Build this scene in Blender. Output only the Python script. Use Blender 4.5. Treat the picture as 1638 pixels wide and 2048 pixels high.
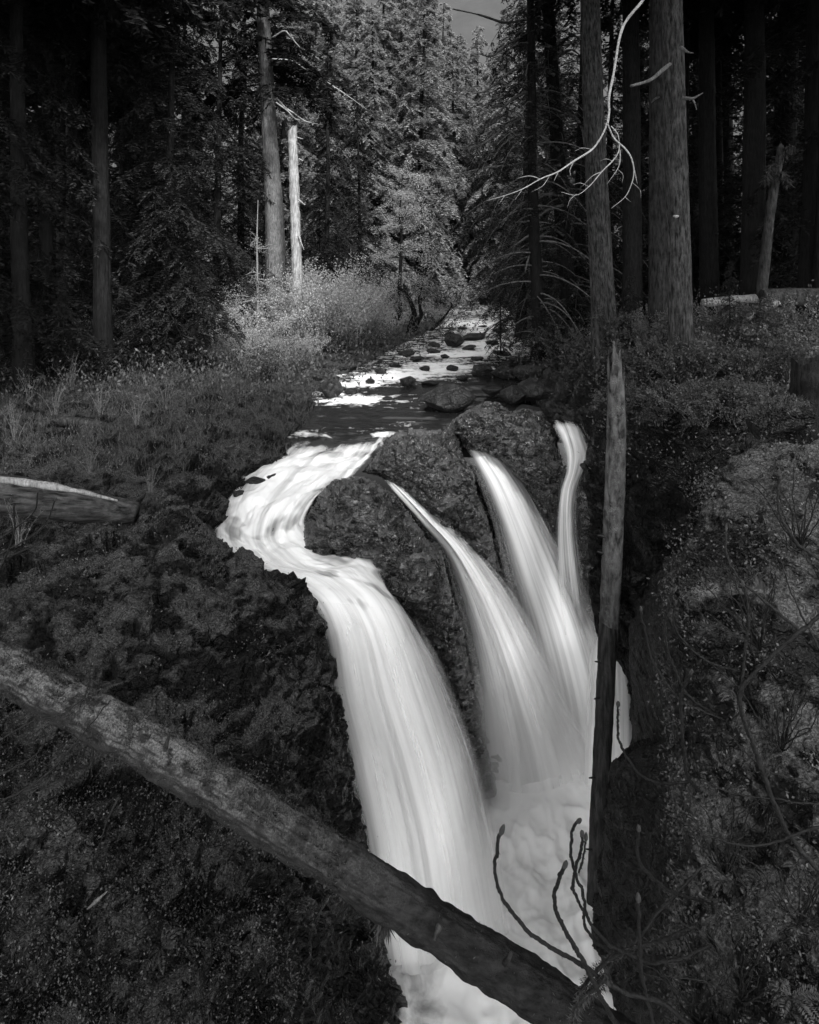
import bpy, math, random
import numpy as np
from mathutils import Vector, Matrix

for _o in list(bpy.data.objects):
    bpy.data.objects.remove(_o)
SC = bpy.context.scene
COL = SC.collection
RNG = np.random.default_rng(7)
random.seed(7)

# ------------------------------------------------------------------ camera / light
F, HY, CZ = 1400.0, 520.0, 18.0          # focal length and horizon in photo pixels, camera height above the gorge floor
cam_d = bpy.data.cameras.new('camera')
cam_d.sensor_fit = 'VERTICAL'; cam_d.sensor_height = 36.0
cam_d.lens = 36.0 * F / 2048.0
cam_d.shift_y = -(1024.0 - HY) / 2048.0   # shift lens: the trunks stay upright in the photograph
cam_d.clip_start = 0.1; cam_d.clip_end = 3000
cam = bpy.data.objects.new('camera', cam_d); COL.objects.link(cam)
cam.location = (0, 0, CZ); cam.rotation_euler = (math.radians(90), 0, 0)
SC.camera = cam

SUN_EL, SUN_AZ = 50.0, 160.0              # azimuth: degrees right of straight upstream (+Y); over the viewer's right shoulder
world = bpy.data.worlds.new('World'); SC.world = world; world.use_nodes = True
wn = world.node_tree.nodes; wl = world.node_tree.links
bg = wn['Background']; bg.inputs['Strength'].default_value = 0.15
sky = wn.new('ShaderNodeTexSky'); sky.sky_type = 'NISHITA'; sky.sun_disc = False
sky.sun_elevation = math.radians(SUN_EL); sky.sun_rotation = math.radians(SUN_AZ)
bw = wn.new('ShaderNodeRGBToBW')          # black and white photograph: neutral light
wl.new(sky.outputs[0], bw.inputs[0]); wl.new(bw.outputs[0], bg.inputs['Color'])
sun_d = bpy.data.lights.new('sun', 'SUN'); sun_d.energy = 1.5; sun_d.angle = math.radians(10.0)   # soft, hazy sun
sun_d.color = (1, 1, 1)
sun = bpy.data.objects.new('sun', sun_d); COL.objects.link(sun)
_el, _az = math.radians(SUN_EL), math.radians(SUN_AZ)
SUN_DIR = Vector((math.sin(_az) * math.cos(_el), math.cos(_az) * math.cos(_el), math.sin(_el)))
sun.rotation_euler = SUN_DIR.to_track_quat('Z', 'Y').to_euler()
sun.location = (20, 40, 60)
SC.view_settings.view_transform = 'Standard'; SC.view_settings.look = 'None'
SC.view_settings.exposure = 2.6; SC.view_settings.gamma = 1.0
SC.view_settings.use_curve_mapping = False
SC.cycles.use_denoising = True
SC.cycles.max_bounces = 10; SC.cycles.volume_bounces = 3; SC.cycles.diffuse_bounces = 7; SC.cycles.glossy_bounces = 2
SC.cycles.transmission_bounces = 3; SC.cycles.transparent_max_bounces = 12
SC.cycles.sample_clamp_indirect = 3.0

# ------------------------------------------------------------------ helpers
def W(u, v, d):
    """photo pixel + distance along the view -> world point"""
    return np.array([(u - 819.0) / F * d, d, CZ + (HY - v) / F * d])

def WA(a):
    a = np.asarray(a, float)
    return np.stack([(a[..., 0] - 819.0) / F * a[..., 2], a[..., 2], CZ + (HY - a[..., 1]) / F * a[..., 2]], -1)

def sst(a, b, x):
    k = np.clip((x - a) / (b - a), 0, 1); return k * k * (3 - 2 * k)

def _h(ix, iy, iz, s):
    n = (ix * 374761393 + iy * 668265263 + iz * 1274126177 + s * 974634777) & 0xFFFFFFFF
    n = ((n ^ (n >> 13)) * 1274126177) & 0xFFFFFFFF
    n = ((n ^ (n >> 15)) * 2246822519) & 0xFFFFFFFF
    return ((n ^ (n >> 16)) & 0xFFFFFF) / float(0xFFFFFF)

def vnoise(p, s=0):
    p = np.asarray(p, float); i = np.floor(p).astype(np.int64); f = p - i
    w = f * f * f * (f * (f * 6 - 15) + 10)
    r = 0
    for dx in (0, 1):
        for dy in (0, 1):
            for dz in (0, 1):
                k = (w[..., 0] if dx else 1 - w[..., 0]) * (w[..., 1] if dy else 1 - w[..., 1]) * (w[..., 2] if dz else 1 - w[..., 2])
                r = r + k * _h(i[..., 0] + dx, i[..., 1] + dy, i[..., 2] + dz, s)
    return r * 2 - 1

_ROT = np.array([[0.36, 0.48, -0.8], [-0.8, 0.6, 0.0], [0.48, 0.64, 0.6]])
def fbm(p, o=4, s=0, g=0.5, ridged=False):
    p = np.asarray(p, float); a = 1.0; r = 0; t = 0
    for k in range(o):
        n = vnoise(p, s + k)
        if ridged: n = 1 - 2 * np.abs(n)
        r = r + a * n; t += a; a *= g; p = (p @ _ROT.T) * 2.03 + 3.1
    return r / t

def worley(p, s=0):
    p = np.asarray(p, float); i = np.floor(p).astype(np.int64)
    d1 = np.full(p.shape[:-1], 9.0); d2 = d1.copy(); idv = np.zeros(p.shape[:-1])
    for dx in (-1, 0, 1):
        for dy in (-1, 0, 1):
            for dz in (-1, 0, 1):
                c0, c1, c2 = i[..., 0] + dx, i[..., 1] + dy, i[..., 2] + dz
                q = np.stack([c0 + _h(c0, c1, c2, s), c1 + _h(c0, c1, c2, s + 1), c2 + _h(c0, c1, c2, s + 2)], -1)
                d = np.linalg.norm(p - q, axis=-1)
                m = d < d1
                d2 = np.where(m, d1, np.minimum(d2, d)); idv = np.where(m, _h(c0, c1, c2, s + 3), idv)
                d1 = np.where(m, d, d1)
    return d1, d2, idv

def facets(p, s=0, tilt=1.0, squash=(1, 1, 1.7)):
    """broken slabs: every cell is a tilted plane of its own"""
    p = np.asarray(p, float) * np.array(squash); i = np.floor(p).astype(np.int64)
    d1 = np.full(p.shape[:-1], 9.0); h = np.zeros(p.shape[:-1])
    for dx in (-1, 0, 1):
        for dy in (-1, 0, 1):
            for dz in (-1, 0, 1):
                c = (i[..., 0] + dx, i[..., 1] + dy, i[..., 2] + dz)
                q = p - np.stack([c[k] + _h(*c, s + k) for k in range(3)], -1)
                d = (q * q).sum(-1); n = np.stack([_h(*c, s + 4 + k) - 0.5 for k in range(3)], -1)
                hh = (q * n).sum(-1) * 1.6 * tilt + (_h(*c, s + 8) - 0.5) * 0.55
                m = d < d1; h = np.where(m, hh, h); d1 = np.where(m, d, d1)
    return h

def rocky(p, sc=1.0, s=0):
    """fractured relief at three sizes"""
    pw = p + 0.16 / sc * np.stack([fbm(p * sc * 2.2, 3, s + 20 + 10 * k) for k in range(3)], -1)
    return facets(pw * sc, s) + 0.42 * facets(pw * sc * 2.6 + 5, s + 7) + 0.12 * fbm(p * sc * 6, 4, s + 50, 0.6, ridged=True)

def crom(P, n):
    """Catmull-Rom through the rows of P (k, ...) -> n samples"""
    P = np.asarray(P, float); k = len(P)
    Q = np.concatenate([2 * P[:1] - P[1:2], P, 2 * P[-1:] - P[-2:-1]])
    t = np.linspace(0, k - 1 - 1e-9, n); i = t.astype(int); f = (t - i).reshape((-1,) + (1,) * (P.ndim - 1))
    a, b, c, d = Q[i], Q[i + 1], Q[i + 2], Q[i + 3]
    return 0.5 * (2 * b + (c - a) * f + (2 * a - 5 * b + 4 * c - d) * f * f + (3 * b - a - 3 * c + d) * f ** 3)

def loft(ctrl, nr, nc):
    g = crom(WA(ctrl), nr)
    return np.swapaxes(crom(np.swapaxes(g, 0, 1), nc), 0, 1)

def gnormals(g):
    du = np.gradient(g, axis=1); dv = np.gradient(g, axis=0)
    n = np.cross(du, dv); n /= np.linalg.norm(n, axis=-1, keepdims=True) + 1e-9
    return n

def gfaces(nr, nc, closed=False):
    i = np.arange(nr - 1)[:, None]; m = nc if closed else nc - 1
    j = np.arange(m)[None, :]; j2 = (j + 1) % nc
    return np.stack([i * nc + j, i * nc + j2, (i + 1) * nc + j2, (i + 1) * nc + j], -1).reshape(-1, 4)

def mesh_np(name, v, f, mat, smooth=True, attrs=None, uv=None):
    me = bpy.data.meshes.new(name)
    v = np.asarray(v, np.float32).reshape(-1, 3); f = np.asarray(f, np.int32); k = f.shape[1]
    me.vertices.add(len(v)); me.vertices.foreach_set('co', v.ravel())
    me.loops.add(f.size); me.loops.foreach_set('vertex_index', f.ravel())
    me.polygons.add(len(f)); me.polygons.foreach_set('loop_start', np.arange(0, f.size, k, dtype=np.int32))
    me.polygons.foreach_set('use_smooth', np.full(len(f), smooth))
    if uv is not None:
        l = me.uv_layers.new(name='flow'); l.data.foreach_set('uv', np.asarray(uv, np.float32).reshape(-1, 2)[f.ravel()].ravel())
    for an, av in (attrs or {}).items():
        a = me.attributes.new(an, 'FLOAT', 'POINT'); a.data.foreach_set('value', np.asarray(av, np.float32).ravel())
    me.update(calc_edges=True)
    me.materials.append(mat)
    return me

def link(name, me, parent=None, loc=None):
    o = bpy.data.objects.new(name, me); COL.objects.link(o)
    if parent is not None: o.parent = parent
    if loc is not None: o.location = loc
    return o

def tag(o, label=None, cat=None, group=None, kind=None):
    if label: o['label'] = label
    if cat: o['category'] = cat
    if group: o['group'] = group
    if kind: o['kind'] = kind
    return o

def empty(name, loc, label, cat, group=None):
    o = bpy.data.objects.new(name, None); COL.objects.link(o); o.location = loc; o.empty_display_size = 0.3
    return tag(o, label, cat, group)

def tube(path, rad, seg=8, cap=True, noise=0.0, nf=6.0, seed=0, furrow=0.0):
    """tube along path (n,3) with radii (n) -> verts, quads"""
    path = np.asarray(path, float); n = len(path); rad = np.broadcast_to(np.asarray(rad, float), (n,))
    t = np.gradient(path, axis=0); t /= np.linalg.norm(t, axis=1, keepdims=True) + 1e-9
    ref = np.array([0.0, 0, 1]) if abs(t[:, 2]).mean() < 0.8 else np.array([1.0, 0, 0])
    a = np.cross(t, ref); a /= np.linalg.norm(a, axis=1, keepdims=True) + 1e-9
    b = np.cross(t, a)
    th = np.linspace(0, 2 * math.pi, seg, endpoint=False)
    ring = a[:, None] * np.cos(th)[None, :, None] + b[:, None] * np.sin(th)[None, :, None]
    r = rad[:, None]
    if noise: r = r * (1 + noise * fbm(path[:, None] * nf + ring * rad[:, None, None] * nf, 3, seed))
    else: r = np.repeat(r, seg, 1)
    if furrow:
        al = np.concatenate([[0], np.cumsum(np.linalg.norm(np.diff(path, axis=0), axis=1))])[:, None]
        q = np.stack([np.cos(th)[None] * 3.6 + al * 0, np.sin(th)[None] * 3.6 + al * 0, al * 1.1 + 0 * th[None]], -1)
        r = r * (1 + furrow * fbm(q, 4, seed + 40, 0.6, ridged=True) + furrow * 1.2 * np.clip(vnoise(q * np.array([0.35, 0.35, 0.9]), seed + 60) - 0.25, 0, 1))
    v = path[:, None] + ring * r[..., None]
    f = gfaces(n, seg, True)
    v = v.reshape(-1, 3)
    if cap:
        v = np.concatenate([v, path[:1], path[-1:]]); b0, b1 = n * seg, n * seg + 1
        j = np.arange(seg); j2 = (j + 1) % seg
        f = np.concatenate([f, np.stack([j2, j, np.full(seg, b0), np.full(seg, b0)], -1)[:, [0, 1, 2, 2]],
                            np.stack([(n - 1) * seg + j, (n - 1) * seg + j2, np.full(seg, b1), np.full(seg, b1)], -1)])
    return v, f

def tube_mesh(name, path, rad, mat, **k):
    v, f = tube(path, rad, **k)
    cap = f[:, 2] == f[:, 3]
    me = bpy.data.meshes.new(name)
    fl = [tuple(q) for q in f[~cap]] + [tuple(q[:3]) for q in f[cap]]
    me.from_pydata([tuple(x) for x in v], [], fl)
    me.polygons.foreach_set('use_smooth', [True] * len(fl)); me.update(); me.materials.append(mat)
    return me

class Bag:
    """collects quads (numpy) for one mesh"""
    def __init__(s): s.v = []; s.f = []; s.n = 0
    def add(s, v, f):
        v = np.asarray(v, float).reshape(-1, 3); s.v.append(v); s.f.append(np.asarray(f) + s.n); s.n += len(v)
    def mesh(s, name, mat, smooth=False):
        return mesh_np(name, np.concatenate(s.v), np.concatenate(s.f), mat, smooth)

def leaf_quads(p, ax, sd, ln, wd, curl=None):
    """kite shaped leaves: p base (n,3), ax axis, sd side, ln, wd (n)"""
    n = len(p); ln = np.broadcast_to(ln, (n,))[:, None]; wd = np.broadcast_to(wd, (n,))[:, None]
    v = np.stack([p, p + ax * ln * 0.5 + sd * wd * 0.5, p + ax * ln, p + ax * ln * 0.5 - sd * wd * 0.5], 1)
    if curl is not None: v[:, 2, 2] -= curl
    return v.reshape(-1, 3), np.arange(4 * n).reshape(n, 4)

def unit(a): return a / (np.linalg.norm(a, axis=-1, keepdims=True) + 1e-9)

def rand_dirs(n, rng=RNG):
    return unit(rng.normal(size=(n, 3)))

# ------------------------------------------------------------------ materials (neutral greys: the photograph is black and white)
def newmat(name):
    m = bpy.data.materials.new(name); m.use_nodes = True
    nt = m.node_tree; b = nt.nodes['Principled BSDF']
    return m, nt, b

def N(nt, t, **k):
    n = nt.nodes.new(t)
    for a, v in k.items():
        if a in n.inputs: n.inputs[a].default_value = v
        else: setattr(n, a, v)
    return n

def ramp(nt, src, pts):
    r = nt.nodes.new('ShaderNodeValToRGB'); e = r.color_ramp.elements
    while len(e) < len(pts): e.new(0.5)
    for k, (p, c) in enumerate(pts): e[k].position = p; e[k].color = (c, c, c, 1)
    nt.links.new(src, r.inputs[0]); return r.outputs[0]

def mathn(nt, op, a, b=None, c=None):
    n = nt.nodes.new('ShaderNodeMath'); n.operation = op
    for k, x in enumerate((a, b, c)):
        if x is None: continue
        if isinstance(x, (int, float)): n.inputs[k].default_value = x
        else: nt.links.new(x, n.inputs[k])
    return n.outputs[0]

def mixv(nt, f, a, b):
    n = nt.nodes.new('ShaderNodeMix'); n.data_type = 'RGBA'
    for k, x in ((0, f), (6, a), (7, b)):
        if isinstance(x, (int, float)): n.inputs[k].default_value = x if k == 0 else (x, x, x, 1)
        else: nt.links.new(x, n.inputs[k])
    return n.outputs[2]

def noise(nt, scale, det=4, rough=0.55, coord=None, dist=0.0):
    n = nt.nodes.new('ShaderNodeTexNoise'); n.inputs['Scale'].default_value = scale
    n.inputs['Detail'].default_value = det; n.inputs['Roughness'].default_value = rough; n.inputs['Distortion'].default_value = dist
    if coord is not None: nt.links.new(coord, n.inputs['Vector'])
    return n.outputs[0]

def objcoord(nt, scale=None, kind='Object'):
    t = nt.nodes.new('ShaderNodeTexCoord').outputs[kind]
    if scale is None: return t
    m = nt.nodes.new('ShaderNodeMapping'); m.inputs['Scale'].default_value = scale
    nt.links.new(t, m.inputs[0]); return m.outputs[0]

def bump(nt, b, h, strength=0.5, dist=0.02):
    n = nt.nodes.new('ShaderNodeBump'); n.inputs['Strength'].default_value = strength; n.inputs['Distance'].default_value = dist
    nt.links.new(h, n.inputs['Height']); nt.links.new(n.outputs[0], b.inputs['Normal'])

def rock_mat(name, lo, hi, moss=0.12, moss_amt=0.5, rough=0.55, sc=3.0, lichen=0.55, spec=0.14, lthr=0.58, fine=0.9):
    m, nt, b = newmat(name); c = objcoord(nt)
    n1 = noise(nt, sc, 6, 0.65, c); n2 = noise(nt, sc * 9, 5, 0.65, c); n3 = noise(nt, 1.1, 6, 0.62, c)
    base = ramp(nt, n1, [(0.32, lo), (0.52, (lo + hi) * 0.4), (0.72, hi)])
    base = mixv(nt, ramp(nt, n2, [(0.42, 0.0), (0.62, 0.8)]), base, lo * 0.5)
    lich = ramp(nt, noise(nt, sc * 2.2, 9, 0.75, c), [(lthr, 0), (lthr + 0.08, 1)])
    base = mixv(nt, mathn(nt, 'MULTIPLY', lich, lichen), base, hi * 2.2)
    geo = nt.nodes.new('ShaderNodeNewGeometry'); sep = nt.nodes.new('ShaderNodeSeparateXYZ')
    nt.links.new(geo.outputs['Normal'], sep.inputs[0])
    up = mathn(nt, 'ADD', mathn(nt, 'MULTIPLY', sep.outputs[2], 0.7), mathn(nt, 'MULTIPLY', mathn(nt, 'SUBTRACT', n3, 0.5), 2.6))
    mk = ramp(nt, up, [(0.72 - moss_amt * 0.7, 0), (0.92 - moss_amt * 0.6, 1)])
    mcol = ramp(nt, n2, [(0.32, moss * 0.15), (0.5, moss * 0.7), (0.68, moss * 1.7)])
    col = mixv(nt, mk, base, mcol)
    nt.links.new(col, b.inputs['Base Color'])
    b.inputs['Specular IOR Level'].default_value = spec
    rr = mixv(nt, mk, rough, 0.95); nt.links.new(rr, b.inputs['Roughness'])
    wv = nt.nodes.new('ShaderNodeVectorMath'); wv.operation = 'ADD'; nz = nt.nodes.new('ShaderNodeTexNoise'); nz.inputs['Scale'].default_value = 2.4; nz.inputs['Detail'].default_value = 3
    nt.links.new(c, nz.inputs['Vector']); nt.links.new(nz.outputs['Color'], wv.inputs[0]); mpc = nt.nodes.new('ShaderNodeMapping'); mpc.inputs['Scale'].default_value = (1, 1, 1.8); mpc.inputs['Rotation'].default_value = (0.3, 0.25, 0)
    nt.links.new(c, mpc.inputs[0]); nt.links.new(mpc.outputs[0], wv.inputs[1])
    hts = []
    for vs, k in ((1.7, 1.0), (4.6, 0.45)):
        vo = nt.nodes.new('ShaderNodeTexVoronoi'); vo.feature = 'DISTANCE_TO_EDGE'; vo.inputs['Scale'].default_value = vs; nt.links.new(wv.outputs[0], vo.inputs['Vector'])
        vf = nt.nodes.new('ShaderNodeTexVoronoi'); vf.inputs['Scale'].default_value = vs; nt.links.new(wv.outputs[0], vf.inputs['Vector'])
        bwn = nt.nodes.new('ShaderNodeRGBToBW'); nt.links.new(vf.outputs['Color'], bwn.inputs[0])
        hts.append(mathn(nt, 'MULTIPLY', mathn(nt, 'ADD', ramp(nt, vo.outputs['Distance'], [(0.0, 0), (0.07, 1)]), mathn(nt, 'MULTIPLY', bwn.outputs[0], 1.2)), k))
    hh = mathn(nt, 'ADD', mathn(nt, 'ADD', hts[0], hts[1]), mathn(nt, 'ADD', mathn(nt, 'MULTIPLY', n1, 1.0), mathn(nt, 'MULTIPLY', n2, fine)))
    bump(nt, b, hh, 1.0, 0.075)
    return m

def bark_mat(name, lo, hi, stretch=0.16, sc=22.0, moss=0.0, mhi=0.2, rough=0.85, fade=None, lying=False, ms=2.5):
    m, nt, b = newmat(name); c = objcoord(nt, (stretch, 1, 1) if lying else (1, 1, stretch))
    n1 = noise(nt, sc, 5, 0.65, c); c2 = objcoord(nt); n2 = noise(nt, ms, 6, 0.7, c2)
    n3 = noise(nt, 45.0, 3, 0.6, c2)
    col = ramp(nt, n1, [(0.35, lo), (0.62, hi)])
    col = mixv(nt, ramp(nt, n2, [(0.4, 0), (0.65, 0.55)]), col, lo)
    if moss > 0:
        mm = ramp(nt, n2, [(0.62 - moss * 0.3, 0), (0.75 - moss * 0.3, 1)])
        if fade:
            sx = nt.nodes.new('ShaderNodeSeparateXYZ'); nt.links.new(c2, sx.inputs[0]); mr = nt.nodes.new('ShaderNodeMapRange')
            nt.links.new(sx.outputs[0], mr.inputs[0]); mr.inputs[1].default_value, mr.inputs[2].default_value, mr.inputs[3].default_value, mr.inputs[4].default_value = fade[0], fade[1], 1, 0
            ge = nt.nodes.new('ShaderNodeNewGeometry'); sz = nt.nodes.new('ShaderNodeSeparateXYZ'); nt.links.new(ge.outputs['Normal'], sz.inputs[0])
            mm = mathn(nt, 'MULTIPLY', mathn(nt, 'MULTIPLY', mm, mr.outputs[0]), ramp(nt, sz.outputs[2], [(0.1, 0.12), (0.8, 1)]))  # moss kept to upward faces, putting light from above into the colour
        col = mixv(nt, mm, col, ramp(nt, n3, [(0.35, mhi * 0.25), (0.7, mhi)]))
    nt.links.new(col, b.inputs['Base Color']); b.inputs['Roughness'].default_value = rough
    b.inputs['Specular IOR Level'].default_value = 0.08
    bump(nt, b, mathn(nt, 'ADD', n1, mathn(nt, 'MULTIPLY', n3, 0.5)), 0.8, 0.03)
    return m

def leaf_mat(name, lo, hi, trans=0.35, rough=0.6, spec=0.1):
    m, nt, b = newmat(name)
    geo = nt.nodes.new('ShaderNodeNewGeometry'); oi = nt.nodes.new('ShaderNodeObjectInfo')
    r = mathn(nt, 'ADD', mathn(nt, 'MULTIPLY', geo.outputs['Random Per Island'], 0.75), mathn(nt, 'MULTIPLY', oi.outputs['Random'], 0.25))
    col = ramp(nt, r, [(0.0, lo), (1.0, hi)])
    nt.links.new(col, b.inputs['Base Color']); b.inputs['Roughness'].default_value = rough
    b.inputs['Specular IOR Level'].default_value = spec
    tr = nt.nodes.new('ShaderNodeBsdfTranslucent'); nt.links.new(col, tr.inputs['Color'])
    mx = nt.nodes.new('ShaderNodeMixShader'); mx.inputs[0].default_value = trans
    nt.links.new(b.outputs[0], mx.inputs[1]); nt.links.new(tr.outputs[0], mx.inputs[2])
    nt.links.new(mx.outputs[0], nt.nodes['Material Output'].inputs['Surface'])
    return m

def plain_mat(name, lo, hi, sc=8.0, rough=0.7):
    m, nt, b = newmat(name); n1 = noise(nt, sc, 5, 0.6, objcoord(nt))
    nt.links.new(ramp(nt, n1, [(0.3, lo), (0.7, hi)]), b.inputs['Base Color']); b.inputs['Roughness'].default_value = rough; b.inputs['Specular IOR Level'].default_value = 0.1
    bump(nt, b, n1, 0.5, 0.02)
    return m

def river_mat(name):
    m, nt, b = newmat(name)
    at = nt.nodes.new('ShaderNodeAttribute'); at.attribute_name = 'foam'
    c = objcoord(nt, (1.5, 2.6, 1)); c2 = objcoord(nt, (7, 3.0, 1))
    n1 = noise(nt, 1.0, 6, 0.65, c, 0.6); n2 = noise(nt, 1.0, 3, 0.5, c2)
    s = mathn(nt, 'ADD', at.outputs['Fac'], mathn(nt, 'ADD', mathn(nt, 'MULTIPLY', mathn(nt, 'SUBTRACT', n1, 0.5), 1.5), mathn(nt, 'MULTIPLY', mathn(nt, 'SUBTRACT', n2, 0.5), 0.5)))
    mk = ramp(nt, s, [(0.40, 0), (0.54, 0.4), (0.74, 1)])
    nt.links.new(mixv(nt, mk, 0.012, 0.82), b.inputs['Base Color'])
    nt.links.new(mixv(nt, mk, 0.22, 0.8), b.inputs['Roughness'])
    b.inputs['IOR'].default_value = 1.33
    bump(nt, b, n2, 0.25, 0.03)
    return m

def falls_mat(name, streak=26.0, along=1.2, edge=9.0, thin=0.45, body=0.86):
    """silky falling water: white, thinning to a veil at its edges and between its strands"""
    m, nt, b = newmat(name)
    uv = nt.nodes.new('ShaderNodeUVMap'); uv.uv_map = 'flow'
    mp = nt.nodes.new('ShaderNodeMapping'); mp.inputs['Scale'].default_value = (streak, along, 1); nt.links.new(uv.outputs[0], mp.inputs[0])
    n1 = noise(nt, 1.0, 3, 0.5, mp.outputs[0], 0.25)
    mp2 = nt.nodes.new('ShaderNodeMapping'); mp2.inputs['Scale'].default_value = (streak * 0.22, along * 0.7, 1); nt.links.new(uv.outputs[0], mp2.inputs[0])
    n2 = noise(nt, 1.0, 3, 0.5, mp2.outputs[0], 0.3)
    at = nt.nodes.new('ShaderNodeAttribute'); at.attribute_name = 'cover'
    st = mathn(nt, 'ADD', mathn(nt, 'MULTIPLY', mathn(nt, 'SUBTRACT', n1, 0.5), 0.8), mathn(nt, 'MULTIPLY', mathn(nt, 'SUBTRACT', n2, 0.5), 2.6))
    a = mathn(nt, 'ADD', at.outputs['Fac'], mathn(nt, 'MULTIPLY', st, thin))
    al = nt.nodes.new('ShaderNodeClamp'); nt.links.new(a, al.inputs[0])
    nt.links.new(al.outputs[0], b.inputs['Alpha'])
    nt.links.new(ramp(nt, mathn(nt, 'ADD', st, 0.5), [(0.0, body * 0.62), (0.55, body)]), b.inputs['Base Color'])
    b.inputs['Roughness'].default_value = 0.9; b.inputs['Specular IOR Level'].default_value = 0.1
    return m

M = {}
M['rock'] = rock_mat('wet_rock', 0.004, 0.11, moss=0.12, moss_amt=0.3, rough=0.17, lichen=0.9, spec=1.0, lthr=0.54, fine=0.35)
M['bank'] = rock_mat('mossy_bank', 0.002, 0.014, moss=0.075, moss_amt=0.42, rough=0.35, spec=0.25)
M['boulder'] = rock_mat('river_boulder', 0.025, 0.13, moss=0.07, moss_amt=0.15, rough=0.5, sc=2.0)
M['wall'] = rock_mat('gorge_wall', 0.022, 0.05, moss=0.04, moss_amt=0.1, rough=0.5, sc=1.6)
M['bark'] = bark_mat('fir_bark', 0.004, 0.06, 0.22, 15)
M['bark_mid'] = bark_mat('mid_bark', 0.003, 0.03, 0.22, 15)  # darker bark tone that sets one trunk apart
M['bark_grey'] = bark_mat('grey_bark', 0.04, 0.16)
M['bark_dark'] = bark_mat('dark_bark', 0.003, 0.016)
M['snagwood'] = bark_mat('bleached_wood', 0.10, 0.34, 0.1, 14, rough=0.7)
M['logmoss'] = bark_mat('mossy_log_bark', 0.008, 0.04, 0.5, 10, moss=0.55, mhi=0.22)
M['logfore'] = bark_mat('mossy_log_bark', 0.006, 0.025, 0.5, 10, moss=0.7, mhi=0.17, fade=(-3.2, 0.3), lying=True, ms=5.0)  # moss on the log, its top brightened in colour as a lit edge
M['loglying'] = bark_mat('weathered_log_bark', 0.006, 0.07, 0.10, 11, lying=True)
M['mossbranch'] = plain_mat('mossy_branch', 0.03, 0.12, 6)
M['logpale'] = bark_mat('mottled_log_bark', 0.012, 0.11, 0.3, 7, moss=0.35, mhi=0.17)
M['logdark'] = bark_mat('dark_log_wood', 0.008, 0.05, 0.08, 14, rough=0.5)
M['palebranch'] = plain_mat('pale_branch', 0.12, 0.34, 25)
M['twig'] = plain_mat('twig_bark', 0.004, 0.02, 40, 0.6)
M['palebud'] = plain_mat('bud_scale', 0.006, 0.07, 60, 0.5)
M['needles'] = leaf_mat('needles', 0.008, 0.032, 0.3)  # dark copy of the needles, forest shade put into the colour
M['needles_sunlit'] = leaf_mat('needles_sunlit', 0.06, 0.28, 0.45)  # pale copy of the needles, sunlight put into the colour
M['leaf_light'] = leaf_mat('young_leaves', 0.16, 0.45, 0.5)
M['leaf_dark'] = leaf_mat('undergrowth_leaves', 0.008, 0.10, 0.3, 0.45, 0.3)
M['moss'] = leaf_mat('moss_blades', 0.006, 0.09, 0.3, 0.8, 0.05)
M['sparkle'] = leaf_mat('sparkle_leaves', 0.03, 0.2, 0.4, 0.5, 0.2)  # pale leaves scattered as highlights, glints put into their colour
M['fern'] = leaf_mat('fern_fronds', 0.02, 0.12, 0.35, 0.5, 0.2)
M['mosslight'] = leaf_mat('lit_moss_blades', 0.02, 0.20, 0.3, 0.8, 0.05)  # paler copy of the moss, light on the rock tops put into the colour
M['grass'] = leaf_mat('dry_grass', 0.03, 0.12, 0.35, 0.6)
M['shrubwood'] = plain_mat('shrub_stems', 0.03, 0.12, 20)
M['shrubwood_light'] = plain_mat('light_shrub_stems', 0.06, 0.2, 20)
M['river'] = river_mat('river_water')
M['falls'] = falls_mat('falling_water', 24.0, 1.0, thin=0.62)
M['chute'] = falls_mat('chute_water', 12.0, 5.0, thin=0.25)
M['hill'] = plain_mat('far_hill', 0.028, 0.036, 0.08, 1.0)

# ------------------------------------------------------------------ terrain sheets
SHEETS = {}
def sheet(name, ctrl, nr, nc, mat, amp, sc, seed, soft=0.0, kind='structure', damp=None, key=None):
    g = loft(ctrl, nr, nc); n = gnormals(g)
    if n[..., 2].mean() < 0 and n[..., 1].mean() > 0: n = -n
    d = rocky(g, sc, seed) * amp * (1 - soft) + soft * amp * 1.6 * fbm(g * sc * 0.9, 5, seed + 3)
    d = d + 0.35 * amp * fbm(g * 0.55 * sc, 3, seed + 9)
    if damp is not None: d = d * damp(819 + g[..., 0] / g[..., 1] * F, HY - (g[..., 2] - CZ) / g[..., 1] * F)
    g2 = g + n * d[..., None]
    me = mesh_np(name, g2, gfaces(nr, nc), mat)
    o = link(name, me)
    if kind: tag(o, kind=kind)
    SHEETS[key or name] = (g2, gnormals(g2) * np.sign((gnormals(g2) * n).sum(-1, keepdims=True)))
    return o

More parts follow.
